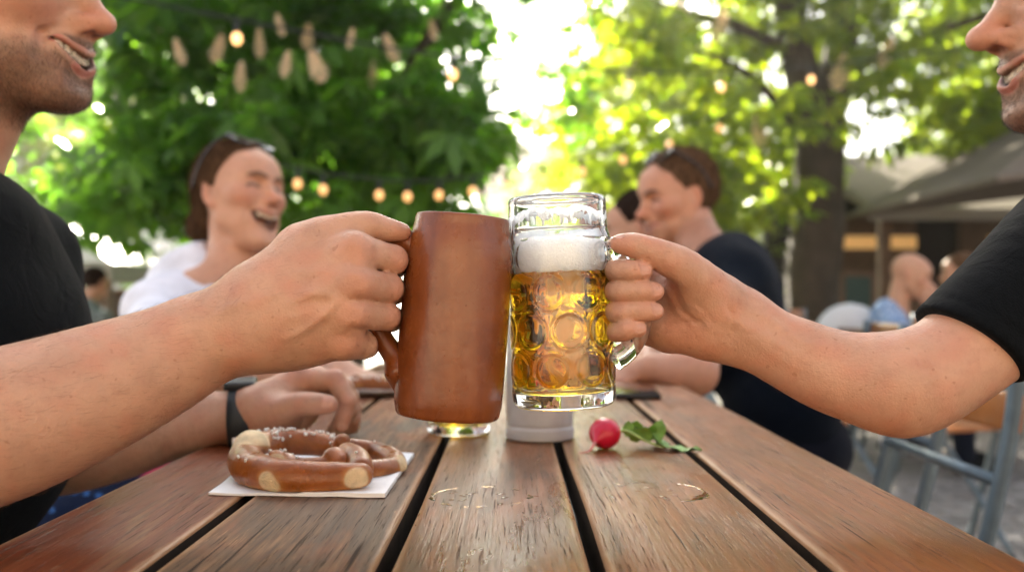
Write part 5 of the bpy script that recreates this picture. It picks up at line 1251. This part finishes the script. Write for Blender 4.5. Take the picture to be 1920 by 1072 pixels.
# white moulded chair
M['white_plastic'] = mat_plain('white_plastic', (.62, .66, .70), .35, var=.05)
wcN = U([Ell((0, 0, .72), (.03, .20, .17)), Ell((.19, 0, .46), (.21, .21, .025))], .05)
MARG[0] = .06
V_, Q_ = mesh_sdf(wcN, .012); wch = thing('plastic_chair', 'white moulded chair with a rounded back left of the bald man', 'chair', (0, 0, 0)); mesh_np('shell', V_, Q_, M['white_plastic'], wch)
for sx in (.04, .34):
    for sy in (-.16, .16): MB().tube([(sx, sy, .45), (sx * 1.2 - .03, sy * 1.15, .005)], .014, 8).build('leg', M['white_plastic'], wch)
wch.location = (1.90, 5.4, 0); wch.rotation_euler = (0, 0, .9)
# ground: cobbles with dry leaf litter
def mat_ground():
    m, nt, b, out = new_mat('cobbles'); v = objco(nt)
    d = noise(nt, v, 5, 3); vw = N(nt, 'ShaderNodeVectorMath', operation='ADD'); L(nt, v, vw.inputs[0]); s_ = N(nt, 'ShaderNodeVectorMath', operation='SCALE'); L(nt, d.outputs[1], s_.inputs[0]); s_.inputs['Scale'].default_value = .05; L(nt, s_.outputs[0], vw.inputs[1])
    vo = N(nt, 'ShaderNodeTexVoronoi', feature='DISTANCE_TO_EDGE'); vo.inputs['Scale'].default_value = 9; vo.inputs['Randomness'].default_value = .6; L(nt, vw.outputs[0], vo.inputs['Vector'])
    vc = N(nt, 'ShaderNodeTexVoronoi'); vc.inputs['Scale'].default_value = 9; vc.inputs['Randomness'].default_value = .6; L(nt, vw.outputs[0], vc.inputs['Vector'])
    cell = N(nt, 'ShaderNodeSeparateColor'); L(nt, vc.outputs['Color'], cell.inputs[0])
    c = mix(nt, cell.outputs[0], (.13, .115, .105), (.27, .245, .225)); c = mix(nt, 1.0, c, ramp(nt, noise(nt, v, 60, 5).outputs[0], [(.3, .7), (.7, 1.25)]).outputs[0], 'MULTIPLY')
    c = mix(nt, ramp(nt, vo.outputs['Distance'], [(.02, .9), (.09, 0.0)]).outputs[0], c, (.055, .045, .036))
    lit = N(nt, 'ShaderNodeTexVoronoi'); lit.inputs['Scale'].default_value = 22; L(nt, v, lit.inputs['Vector'])
    patch = noise(nt, v, .9, 4); lm = math_(nt, 'MULTIPLY', ramp(nt, lit.outputs['Distance'], [(.20, 1.0), (.30, 0.0)]).outputs[0], ramp(nt, patch.outputs[0], [(.45, 0.0), (.62, .9)]).outputs[0])
    c = mix(nt, lm, c, (.20, .105, .055)); L(nt, c, b.inputs['Base Color']); b.inputs['Roughness'].default_value = .8
    L(nt, bump(nt, ramp(nt, vo.outputs['Distance'], [(0, 0.0), (.22, 1.0)]).outputs[0], .012), b.inputs['Normal']); return m
g = mesh_np('ground', [(-120, -60, 0), (120, -60, 0), (120, 200, 0), (-120, 200, 0)], [[0, 1, 2, 3]], mat_ground()); g['kind'] = 'structure'
# ------------------------------------------------------------------ trees, buildings, string lights
def mat_leaf(name, c1, c2, tr=.5, tcol=(1.0, 1.25, .35)):
    m = bpy.data.materials.new(name); m.use_nodes = True; nt = m.node_tree; nt.nodes.clear(); out = nt.nodes.new('ShaderNodeOutputMaterial')
    g = N(nt, 'ShaderNodeNewGeometry'); v = objco(nt); n = noise(nt, v, 1.3, 3)
    f = math_(nt, 'ADD', math_(nt, 'MULTIPLY', g.outputs['Random Per Island'], .6), math_(nt, 'MULTIPLY', n.outputs[0], .4))
    c = mix(nt, f, c1, c2)
    d = nt.nodes.new('ShaderNodeBsdfPrincipled'); L(nt, c, d.inputs['Base Color']); d.inputs['Roughness'].default_value = .30; d.inputs['Specular IOR Level'].default_value = .4
    t = nt.nodes.new('ShaderNodeBsdfTranslucent'); L(nt, mix(nt, 1.0, c, tuple(x * 3.0 for x in tcol), 'MULTIPLY'), t.inputs['Color'])
    mx = nt.nodes.new('ShaderNodeMixShader'); mx.inputs[0].default_value = tr; L(nt, d.outputs[0], mx.inputs[1]); L(nt, t.outputs[0], mx.inputs[2]); L(nt, mx.outputs[0], out.inputs[0]); return m
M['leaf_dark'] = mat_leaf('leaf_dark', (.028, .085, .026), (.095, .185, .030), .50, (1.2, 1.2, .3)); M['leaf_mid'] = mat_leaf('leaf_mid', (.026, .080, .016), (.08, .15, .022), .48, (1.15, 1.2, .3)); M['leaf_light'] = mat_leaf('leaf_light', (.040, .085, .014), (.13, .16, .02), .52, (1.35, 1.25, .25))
M['bark'] = mat_plain('bark', (.062, .047, .034), .9, var=.5, scale=6, bumpd=.03, bscale=14); M['blossom'] = mat_leaf('blossom', (.80, .66, .47), (.92, .82, .64), .45, (.36, .34, .31))
def leaves_np(P, size, rng, nleaf=5, flat=.55):
    """compound leaves at P: leaflets fanned out in a drooping plane"""
    n = len(P); nrm = rng.normal(0, flat, (n, 3)); nrm[:, 2] += 1; nrm /= np.linalg.norm(nrm, axis=1)[:, None]
    a = rng.normal(size=(n, 3)); a -= nrm * (a * nrm).sum(1)[:, None]; a /= np.linalg.norm(a, axis=1)[:, None]; b = np.cross(nrm, a)
    sz = size * rng.uniform(.65, 1.3, n); V = []
    for k in range(nleaf):
        t = (k - (nleaf - 1) / 2) * (math.radians(230) / nleaf); d = a * math.cos(t) + b * math.sin(t); d = d - nrm * .28 - np.array([0, 0, .22]); s = np.cross(nrm, d); s /= np.linalg.norm(s, axis=1)[:, None]
        l = (sz * (1 - .10 * abs(k - (nleaf - 1) / 2)))[:, None]
        V.append(np.stack([P + d * l * .06, P + d * l * .62 - s * l * .21, P + d * l - nrm * l * .12, P + d * l * .62 + s * l * .21], 1))
    V = np.stack(V, 1).reshape(-1, 3); return V, np.arange(len(V)).reshape(-1, 4)
def clump_points(clumps, per, rng, squash=.6):
    out = []
    for c in clumps:
        m = int(per * (c[3] / .5) ** 2 * rng.uniform(.7, 1.3)); q = rng.normal(size=(m, 3)); q /= np.linalg.norm(q, axis=1)[:, None]; q *= (rng.uniform(.25, 1, m) ** .5)[:, None] * c[3]; q[:, 2] *= squash; out.append(q + np.asarray(c[:3]))
    return np.concatenate(out)
def limb(mb, pts, r0, r1, n=10):
    q = crom(np.asarray(pts, float), 5); q = q + np.stack([nz(q, 2.1, 5), nz(q, 2.1, 6), 0 * q[:, 0]], 1) * r0 * .25; mb.tube(q, np.linspace(r0, r1, len(q)) * (1 + .08 * nz(q, 3, 8)), n)
def tree(name, label, cat, base, trunk, limbs, clumps, per, size, leafmat, seed, group=None, flat=.55):
    rng = np.random.default_rng(seed); t = thing(name, label, cat, base, 0, group)
    tm = MB(); limb(tm, *trunk[:3]); tm.build('trunk', M['bark'], t)
    for lp, r0, r1 in limbs: mb = MB(); limb(mb, lp, r0, r1, 8); mb.build('limb', M['bark'], t)
    P = clump_points(clumps, per, rng); V, Fq = leaves_np(P, size, rng, flat=flat); mesh_np('crown', V, Fq, leafmat, t, smooth=False); return t
def clumps_px(rng, n, poly_fn, y0, y1, r0, r1):
    """clump centres: where the crown stands, by its outline seen from the terrace"""
    out = []
    while len(out) < n:
        px, py, Y = rng.uniform(-400, 2400), rng.uniform(-800, 560), rng.uniform(y0, y1)
        if poly_fn(px, py): p = W(px, py, Y); out.append([*p, rng.uniform(r0, r1)])
    return out
rg = np.random.default_rng(21)
def inside_left(px, py):
    right = 875 - max(0, 130 - py) * .10 if py < 260 else 875 + (py - 260) * .45
    low = 430 + 20 * math.sin(px / 90); left = 215 + 60 * math.sin(py / 70) if py > 20 else 120
    return left < px < right and -780 < py < low
cl = clumps_px(rg, 330, inside_left, 5.6, 9.5, .28, .52)
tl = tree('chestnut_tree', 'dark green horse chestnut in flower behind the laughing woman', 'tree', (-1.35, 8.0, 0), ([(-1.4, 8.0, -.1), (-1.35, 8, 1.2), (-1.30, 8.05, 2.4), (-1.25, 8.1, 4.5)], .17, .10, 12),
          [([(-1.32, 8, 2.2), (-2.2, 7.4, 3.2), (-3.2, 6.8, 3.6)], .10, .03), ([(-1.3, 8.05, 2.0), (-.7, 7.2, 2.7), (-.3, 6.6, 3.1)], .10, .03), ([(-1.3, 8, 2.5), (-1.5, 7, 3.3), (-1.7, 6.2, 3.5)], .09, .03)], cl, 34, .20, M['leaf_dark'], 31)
def blossom_mesh():
    """upright candle of small frilly petals"""
    r = np.random.default_rng(3); n = 560; row = r.integers(0, 6, n); a = np.round(r.uniform(0, 6.28, n) / .9) * .9 + row * .45 + r.normal(0, .16, n); tier = row / 6
    rad = (.058 * (1 - tier) ** .8 + .006) * (.72 + r.normal(0, .16, n)) * np.minimum(1, .42 + 3.2 * tier); P = np.stack([np.cos(a) * rad, np.sin(a) * rad, tier * .25 + r.normal(0, .009, n)], 1)
    d = np.stack([np.cos(a), np.sin(a), r.uniform(-.4, .9, n)], 1) + r.normal(0, .5, (n, 3)); d /= np.linalg.norm(d, axis=1)[:, None]; s_ = np.cross(d, r.normal(size=(n, 3))); s_ /= np.linalg.norm(s_, axis=1)[:, None]; l = r.uniform(.010, .020, n)[:, None]
    V = np.stack([P - d * l * .4, P + d * l * .2 - s_ * l * .42, P + d * l * .7, P + d * l * .2 + s_ * l * .42], 1).reshape(-1, 3); mb = MB(); mb.add(V, np.arange(4 * n).reshape(-1, 4)); mb.tube([(0, 0, -.03), (0, 0, .24)], .006, 6); return mb
bl0 = None
def blossom(px, py, Y, par, s=1.0):
    global bl0
    p = W(px, py + 12, Y - (.08 if px < 1000 else -.1)) - np.array(par.location)
    if bl0 is None:
        bl0 = blossom_mesh().build('blossom_spike', M['blossom'], par, origin=(0, 0, 0)); o = bl0
    else: o = bl0.copy(); COL.objects.link(o); o.parent = par
    o.location = p; o.scale = (s * random.uniform(.8, 1.3), s * random.uniform(.8, 1.3), s); o.rotation_euler = (random.uniform(-.35, .35), random.uniform(-.35, .35), random.uniform(0, 6))
for q in [(342, 105, 5.5), (530, 52, 5.6), (532, 128, 5.4), (602, 136, 5.2), (655, 76, 5.6), (742, 100, 5.6), (450, 155, 5.5), (488, 92, 5.9), (403, 100, 5.9), (815, 60, 6.2), (700, 150, 6.3), (575, 75, 6.3), (300, 60, 6.3), (850, 290, 6.0)]: blossom(*q, tl, random.uniform(.48, .74) * (1.15 if q[0] == 602 else 1))
rr_ = np.random.default_rng(77); tw_ = []
while len(tw_) < 46:
    a_, b_ = rr_.uniform(860, 1110), rr_.uniform(-60, 250); w_ = abs(a_ - 975) / 120
    if rr_.random() < .15 + .85 * w_ ** 1.5: tw_.append([*W(a_, b_, rr_.uniform(6.2, 7.6)), .16])
P_ = clump_points(tw_, 75, rr_); V_, F_ = leaves_np(P_, .10, rr_); mesh_np('outer_leaves', V_, F_, M['leaf_mid'], tl, smooth=False)
def inside_right(px, py):
    if px < 1010 or px > 2150 or py < -450: return False
    if 1570 < px < 1780 and 225 < py: return False
    low = 440 - 60 * math.sin(px / 130) if px < 1520 else (330 if px < 1600 else 290 + 40 * math.sin(px / 60))
    left = 1080 - (py - 120) * .10 + 40 * math.sin(py / 45) if py > 60 else 1100
    return px > left and py < low
cl = clumps_px(rg, 275, inside_right, 7.2, 11.5, .32, .56)
cl = [c for c in cl if c[1] > 9.5 or rg.random() < .22 or not (1400 < CX + c[0] / c[1] * F_PX < 1650 and HZ - (c[2] - CAM_Z) / c[1] * F_PX > 60)]
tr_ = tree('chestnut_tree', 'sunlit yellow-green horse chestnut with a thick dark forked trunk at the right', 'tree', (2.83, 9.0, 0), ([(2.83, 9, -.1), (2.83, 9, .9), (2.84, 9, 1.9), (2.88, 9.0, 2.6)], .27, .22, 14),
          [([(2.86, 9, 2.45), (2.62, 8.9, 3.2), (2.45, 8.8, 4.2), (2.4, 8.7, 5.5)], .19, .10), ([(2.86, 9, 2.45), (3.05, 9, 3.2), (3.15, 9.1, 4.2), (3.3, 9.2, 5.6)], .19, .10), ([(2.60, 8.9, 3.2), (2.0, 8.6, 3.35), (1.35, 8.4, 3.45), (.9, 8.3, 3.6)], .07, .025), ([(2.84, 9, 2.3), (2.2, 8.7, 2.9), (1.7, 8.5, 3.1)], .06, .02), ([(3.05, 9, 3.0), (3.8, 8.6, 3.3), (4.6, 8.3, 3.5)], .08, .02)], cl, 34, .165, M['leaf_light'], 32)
for q in [(1655, 110, 7.4), (1570, 150, 7.6), (1432, 265, 7.4), (1345, 60, 7.6), (1280, 40, 7.8), (1180, 130, 7.8), (1640, 240, 7.6), (1730, 290, 7.8), (1262, 200, 8)][:6]: blossom(*q, tr_, random.uniform(1.0, 1.3))
def blob_tree(name, label, x, y, h, w, mat, seed, n=60, per=26, size=.2, zc=None, group='trees at the back of the garden'):
    r = np.random.default_rng(seed); c = []
    for k in range(n):
        q = r.normal(size=3); q /= np.linalg.norm(q); q *= r.uniform(.55, 1) ; c.append([x + q[0] * w, y + q[1] * w * .7, (zc or h * .62) + q[2] * h * .42, r.uniform(.5, .85)])
    return tree(name, label, 'tree', (x, y, 0), ([(x, y, -.1), (x + .05, y, h * .25), (x, y, h * .5), (x, y, h * .8)], .17, .06, 10), [([(x, y, h * .35), (x + w * .4, y, h * .55), (x + w * .7, y, h * .7)], .07, .02), ([(x, y, h * .35), (x - w * .4, y, h * .55), (x - w * .7, y, h * .7)], .07, .02)], c, per, size, mat, seed, group)
blob_tree('broadleaf_tree', 'yellow-green tree behind the cream canopy at the far left', -9.4, 19, 7.0, 3.6, M['leaf_light'], 41)
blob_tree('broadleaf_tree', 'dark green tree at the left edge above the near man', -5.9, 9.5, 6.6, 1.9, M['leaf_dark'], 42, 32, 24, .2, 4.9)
blob_tree('broadleaf_tree', 'pale sunlit tree beyond the head of the man in navy', 2.6, 16, 5.4, 2.3, M['leaf_light'], 43, 60, 26, .22)
blob_tree('broadleaf_tree', 'bright bushy tree low to the right of the far red roof', 1.75, 17.5, 3.6, 1.4, M['leaf_light'], 44, 40, 24, .2)
blob_tree('broadleaf_tree', 'mid green tree low behind the chestnut, left of the far roof', -2.7, 14, 4.4, 1.8, M['leaf_mid'], 45, 70, 26, .2)
blob_tree('broadleaf_tree', 'light green tree rising behind the snack stand at the right', 9.6, 17, 5.6, 2.7, M['leaf_light'], 46, 60, 24, .22)
# flowering shrub and hedges
def shrub(label, x, y, w, h, mat, seed, n=36, flowers=0, cat='shrub'):
    r = np.random.default_rng(seed); c = [[x + r.uniform(-w, w), y + r.uniform(-.4, .4), r.uniform(.25, h), r.uniform(.28, .45)] for k in range(n)]
    t = thing('shrub', label, cat, (x, y, 0)); P = clump_points(c, 46, r); V, Fq = leaves_np(P, .10, r, 5, .8); mesh_np('foliage', V, Fq, mat, t, smooth=False)
    mb = MB()
    for k in range(5): limb(mb, [(x + (k - 2) * w * .3, y, -.02), (x + (k - 2) * w * .34, y, h * .4), (x + (k - 2) * w * .45, y + .1, h * .8)], .025, .008, 6)
    mb.build('stem', M['bark'], t)
    if flowers:
        fb = MB()
        for k in range(flowers):
            p = P[r.integers(len(P))] + np.array([0, -.25, .1]); fb.sphere(p, (r.uniform(.05, .09), r.uniform(.05, .09), .04), 7, 5)
        f = fb.build('flower', M['white_flower'], t); f['kind'] = 'stuff'
    return t
M['white_flower'] = mat_plain('white_flower', (.74, .72, .70), .7, var=.1)
shrub('white-flowering shrub behind the cream canopy', -5.3, 13.0, 1.3, 2.3, M['leaf_mid'], 51, 44, 110)
shrub('clipped green hedge below the left chestnut', -1.3, 11.5, 2.2, 2.1, M['leaf_mid'], 52, 70)
shrub('low hedge glowing in the sun behind the man in navy', 2.2, 12.5, 1.4, 1.9, M['leaf_light'], 53, 50)
shrub('dark hedge at the far left end of the garden', -7.2, 11, 1.8, 2.4, M['leaf_mid'], 54, 60)
# buildings
M['plaster'] = mat_plain('plaster', (.90, .89, .87), .9, var=.06, scale=2); M['roof_tile'] = mat_plain('roof_tile', (.20, .085, .06), .85, var=.3, scale=6, bumpd=.02, bscale=20); M['window_glass'] = mat_plain('window_glass', (.05, .06, .07), .1); M['window_frame'] = mat_plain('window_frame', (.6, .6, .58), .5)
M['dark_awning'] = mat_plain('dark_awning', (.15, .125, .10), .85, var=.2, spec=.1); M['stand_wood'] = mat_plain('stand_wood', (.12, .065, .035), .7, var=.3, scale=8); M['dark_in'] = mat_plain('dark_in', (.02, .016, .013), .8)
M['chalk'] = mat_plain('chalk', (.018, .05, .045), .8, var=.5, scale=40); M['lamp_warm'] = mat_plain('lamp_warm', (.9, .5, .2), .4, emis=((1, .55, .18), .055)); M['awning_edge'] = mat_plain('awning_edge', (.20, .17, .14), .7); M['canvas_cream'] = mat_leaf('canvas_cream', (.30, .275, .23), (.34, .31, .26), .14, (.36, .35, .33))
def house(label, x0, x1, y, d, h, roof_h, wins, group=None):
    b = thing('house', label, 'house', ((x0 + x1) / 2, y, 0)); MB().box(((x0 + x1) / 2, y + d / 2, h / 2), (x1 - x0, d, h)).build('wall', M['plaster'], b, smooth=False)
    if roof_h:
        xm = (x0 + x1) / 2; V = [(x0 - .3, y - .35, h + .004), (x1 + .3, y - .35, h + .004), (x1 + .3, y + d + .35, h + .004), (x0 - .3, y + d + .35, h + .004), (x0 - .3, y + d / 2, h + roof_h), (x1 + .3, y + d / 2, h + roof_h)]
        MB().add(V, [[0, 1, 5, 4], [2, 3, 4, 5], [0, 4, 3], [1, 2, 5], [3, 2, 1, 0]]).build('roof', M['roof_tile'], b, smooth=False)
        MB().box((x0 + (x1 - x0) * .7, y + d * .45, h + roof_h * .95), (.5, .5, 1.0)).build('chimney', M['plaster'], b, smooth=False)
    for (wx, wz, ww, wh) in wins:
        f = MB().box((wx, y - .02, wz), (ww + .16, .09, wh + .16)).build('window', M['window_frame'], b, smooth=False); f.location = (0, 0, 0)
        MB().box((wx, y - .07, wz), (ww, .02, wh)).build('pane', M['window_glass'], f, smooth=False, origin=tuple(b.location))
    return b
house('low flat-roofed white plastered house seen between the leaves at the right', 7.3, 10.6, 21, 7, 3.3, 0, [(8.2, 1.9, .8, 1.2), (9.8, 1.9, .8, 1.2)])
house('white house with a red tiled roof in the centre far behind the glass mug', -.9, 3.2, 30, 8, 4.3, 2.2, [(.3, 2.9, .8, 1.2), (1.9, 2.9, .8, 1.2)])
house('low white outbuilding left of the thick trunk', 5.05, 6.6, 19.5, 4, 2.55, .0, [(5.8, 1.3, .6, .7)])
house('pale house wall behind the trees at the far left', -13.5, -8.6, 20, 7, 4.0, 2.6, [(-11.5, 2.2, .9, 1.2), (-9.7, 2.2, .9, 1.2)])
fill_house = thing('house', 'unseen ochre rendered house added behind the viewpoint to bounce warm sunlight forward', 'house', (0, -8, 0)); MB().box((0, -10, 2.6), (22, 4, 5.2)).build('wall', mat_plain('fill_wall_render', (.28, .228, .172), .9, var=.08, scale=1.5, bumpd=.004, bscale=60), fill_house, smooth=False)  # added out of view: its sunlit wall gives warm frontal fill
V = [(-11.5, -12.5, 5.204), (11.5, -12.5, 5.204), (11.5, -7.5, 5.204), (-11.5, -7.5, 5.204), (-11.5, -10, 7.4), (11.5, -10, 7.4)]; MB().add(V, [[0, 1, 5, 4], [2, 3, 4, 5], [0, 4, 3], [1, 2, 5], [3, 2, 1, 0]]).build('roof', M['roof_tile'], fill_house, smooth=False)
for k in range(6):
    f = MB().box((-8.5 + 3.4 * k, -7.98, 3.6), (1.1, .08, 1.5)).build('window', M['window_frame'], fill_house, smooth=False); MB().box((-8.5 + 3.4 * k, -7.93, 3.6), (.9, .02, 1.3)).build('pane', M['window_glass'], f, smooth=False, origin=tuple(fill_house.location))
# snack stand with a dark awning
st = thing('snack_stand', 'wooden snack stand with a sloping awning and lit shelves behind the bald man', 'stand', (5.6, 10.5, 0))
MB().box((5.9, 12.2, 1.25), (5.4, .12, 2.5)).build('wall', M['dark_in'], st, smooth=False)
MB().box((5.8, 10.75, .52), (4.6, .5, 1.04), None, .01).build('counter', M['stand_wood'], st)
V = [(3.45, 9.2, 1.78), (8.8, 9.2, 1.78), (8.8, 12.3, 2.75), (3.45, 12.3, 2.75)]; V2 = [(a, b_, c - .05) for a, b_, c in V]
MB().add(V + V2, [[0, 1, 2, 3], [7, 6, 5, 4], [0, 4, 5, 1], [1, 5, 6, 2], [2, 6, 7, 3], [3, 7, 4, 0]]).build('awning', M['dark_awning'], st, smooth=False)
MB().box((6.1, 9.17, 1.72), (5.35, .035, .11)).build('valance', M['awning_edge'], st, smooth=False)
for x_ in (3.62, 6.0, 8.4): MB().box((x_, 9.35, .85), (.1, .1, 1.66)).build('post', M['stand_wood'], st, smooth=False)
MB().box((4.4, 12.05, 1.5), (1.3, .1, .9)).box((6.4, 12.05, 1.5), (1.6, .1, .9)).build('shelf', M['stand_wood'], st, smooth=False)
for k in range(2): MB().box((4.45 + 2.1 * k, 12.0, 1.62), (1.2, .05, .16)).build('lit_shelf', M['lamp_warm'], st, smooth=False)
cb = thing('chalkboard', 'dark green chalkboard with a wooden frame beside the thick trunk', 'chalkboard', (3.05, 8.35, 0)); MB().box((3.02, 8.4, .93), (.28, .03, .42)).build('frame', M['stand_wood'], cb, smooth=False); MB().box((3.02, 8.38, .93), (.225, .012, .36)).build('board', M['chalk'], cb, smooth=False)
for x_ in (2.91, 3.13): MB().box((x_, 8.42, .36), (.035, .03, .72)).build('leg', M['stand_wood'], cb, smooth=False)
aw = thing('parasol', 'large square grey-brown parasol in front of the snack stand at the right edge', 'parasol', (4.4, 6.9, 0))
V = [(2.98, 5.9, 1.66), (6.0, 5.9, 2.02), (6.0, 8.6, 2.02), (2.98, 8.6, 1.66), (4.5, 7.25, 2.62)]; 
MB().add(V + [(a, b_, c - .03) for a, b_, c in V], [[0, 1, 4], [1, 2, 4], [2, 3, 4], [3, 0, 4], [6, 5, 9], [7, 6, 9], [8, 7, 9], [5, 8, 9], [0, 5, 6, 1], [1, 6, 7, 2], [2, 7, 8, 3], [3, 8, 5, 0]]).build('canopy', M['dark_awning'], aw, smooth=False)
MB().tube([(4.5, 7.25, 0.0), (4.5, 7.25, 2.55)], .03, 10).build('pole', M['stand_wood'], aw)
# cream canopy at the left
cp = thing('garden_canopy', 'cream canvas canopy on posts behind the left man', 'canopy', (-5.6, 11.3, 0))
V = [(-7.3, 10.2, 1.30), (-4.25, 10.2, 1.30), (-4.25, 12.6, 1.30), (-7.3, 12.6, 1.30), (-5.75, 11.4, 2.02)]
MB().add(V + [(a, b_, c - .20) for a, b_, c in V[:4]], [[0, 1, 4], [1, 2, 4], [2, 3, 4], [3, 0, 4], [0, 5, 6, 1], [1, 6, 7, 2], [2, 7, 8, 3], [3, 8, 5, 0]]).build('canvas', M['canvas_cream'], cp, smooth=False)
for x_, y_ in ((-7.2, 10.3), (-4.35, 10.3), (-4.35, 12.5), (-7.2, 12.5)): MB().box((x_, y_, .65), (.10, .10, 1.3)).build('post', M['stand_wood'], cp, smooth=False)
bk = thing('beer_counter', 'brown wooden counter in the shade of the cream canopy', 'counter', (-5.3, 12.0, 0)); MB().box((-5.3, 12.0, .5), (2.0, .4, 1.0), None, .01).build('front', M['stand_wood'], bk); MB().box((-5.3, 11.98, 1.02), (2.1, .5, .04), None, .005).build('top', M['slat_orange'], bk)
# string lights
M['wire'] = mat_plain('wire', (.015, .015, .016), .6); M['bulb'] = mat_plain('bulb', (.9, .6, .3), .3, emis=((1.0, .44, .13), .20)); M['bulb_bright'] = mat_plain('bulb_bright', (.9, .6, .3), .3, emis=((1.0, .50, .18), .45))
def string(label, pts, Ys, extra0, extra1, bm_='bulb'):
    s = thing('string_lights', label, 'string lights', tuple(W(*pts[0], Ys[0])), 0, 'string lights in the trees'); P = [W(*p, y_) for p, y_ in zip(pts, Ys)]
    wire = [np.array(extra0)] + [p + [0, 0, .085] for p in P] + [np.array(extra1)]
    MB().tube(crom(wire, 8), .006, 6).build('wire', M['wire'], s)
    mesh = None
    for p in P:
        if mesh is None:
            b = MB().sphere((0, 0, 0), (.022, .022, .027), 14, 10).build('bulb', M[bm_], s, origin=(0, 0, 0)); mesh = b.data
            k = MB().lathe([(.0001, .028), (.013, .028), (.014, .05), (.009, .075), (.0001, .08)], 10, cap=False).build('socket', M['wire'], b, origin=(0, 0, 0)); km = k.data
        else:
            b = bpy.data.objects.new('bulb', mesh); link(b, s); k = bpy.data.objects.new('socket', km); link(k, b)
        b.location = p - np.array(s.location)
string('low string of warm bulbs sagging from the left chestnut past the mugs', [(558, 345), (606, 356), (711, 366), (764, 369), (823, 366), (886, 359), (948, 350), (1018, 338), (1091, 322), (1168, 300), (1255, 271), (1349, 241)], [5.0, 5.05, 5.15, 5.2, 5.3, 5.4, 5.5, 5.7, 5.9, 6.2, 6.5, 6.9], W(430, 300, 4.9) , W(1500, 190, 7.6))
string('high string of warm bulbs running across the top of the garden', [(444, 73), (849, 140), (1179, 162), (1352, 164), (1521, 150)], [4.2, 4.8, 5.4, 5.8, 6.2], W(100, -30, 3.7), W(1800, 90, 7.0), 'bulb_bright')
# ------------------------------------------------------------------ sunlit air between the trees
mh = bpy.data.materials.new('haze'); mh.use_nodes = True; nt = mh.node_tree; nt.nodes.clear()
ho_ = nt.nodes.new('ShaderNodeOutputMaterial'); hv = nt.nodes.new('ShaderNodeVolumePrincipled'); nt.links.new(hv.outputs[0], ho_.inputs['Volume'])
hv.inputs['Color'].default_value = (1, .97, .90, 1); hv.inputs['Density'].default_value = .0022; hv.inputs['Anisotropy'].default_value = .80
hz = MB().box((0, 70, 5.5), (250, 272, 13)).build('haze', mh, smooth=False); hz['kind'] = 'stuff'
# ------------------------------------------------------------------ camera, sun, sky
cam = bpy.data.objects.new('camera', bpy.data.cameras.new('camera')); COL.objects.link(cam); SC.camera = cam
cam.location = (0, 0, CAM_Z); cam.rotation_euler = (math.pi / 2, 0, 0)
cam.data.sensor_width = 36; cam.data.lens = 36 * F_PX / 1920; cam.data.shift_y = (HZ - 536) / 1920; cam.data.clip_start = .02; cam.data.clip_end = 500
cam.data.dof.use_dof = True; cam.data.dof.focus_distance = .70; cam.data.dof.aperture_fstop = 4.6; cam.data.dof.aperture_blades = 0
SUN_EL, SUN_AZ = 29.0, -13.0           # degrees; azimuth from straight ahead, positive to the right
sl = bpy.data.lights.new('sun', 'SUN'); sun = bpy.data.objects.new('sun', sl); COL.objects.link(sun)
sl.energy = 5.0; sl.angle = math.radians(.5); sl.color = (1, .91, .74)
sd = Vector((math.sin(math.radians(SUN_AZ)) * math.cos(math.radians(SUN_EL)), math.cos(math.radians(SUN_AZ)) * math.cos(math.radians(SUN_EL)), math.sin(math.radians(SUN_EL))))
sun.rotation_euler = sd.to_track_quat('Z', 'Y').to_euler(); sun.location = sd * 40
wd = bpy.data.worlds.new('World'); SC.world = wd; wd.use_nodes = True; nt = wd.node_tree
sky = nt.nodes.new('ShaderNodeTexSky'); sky.sky_type = 'NISHITA'; sky.sun_disc = False; sky.sun_elevation = math.radians(SUN_EL); sky.sun_rotation = math.radians(SUN_AZ)
sky.air_density = 1.0; sky.dust_density = 4.0; sky.ozone_density = 1.0
hs = nt.nodes.new('ShaderNodeHueSaturation'); hs.inputs['Saturation'].default_value = .45; nt.links.new(sky.outputs[0], hs.inputs['Color'])
bg = nt.nodes['Background']; nt.links.new(hs.outputs[0], bg.inputs[0]); bg.inputs[1].default_value = .075
vs = SC.view_settings; vs.view_transform = 'Standard'; vs.look = 'None'; vs.gamma = 1; vs.exposure = 2.8
SC.cycles.use_denoising = True; SC.cycles.max_bounces = 14; SC.cycles.diffuse_bounces = 5; SC.cycles.glossy_bounces = 6; SC.cycles.transmission_bounces = 14; SC.cycles.transparent_max_bounces = 8; SC.cycles.volume_bounces = 0
SC.cycles.caustics_reflective = False; SC.cycles.caustics_refractive = True; SC.cycles.sample_clamp_indirect = 10.0; SC.cycles.blur_glossy = .5
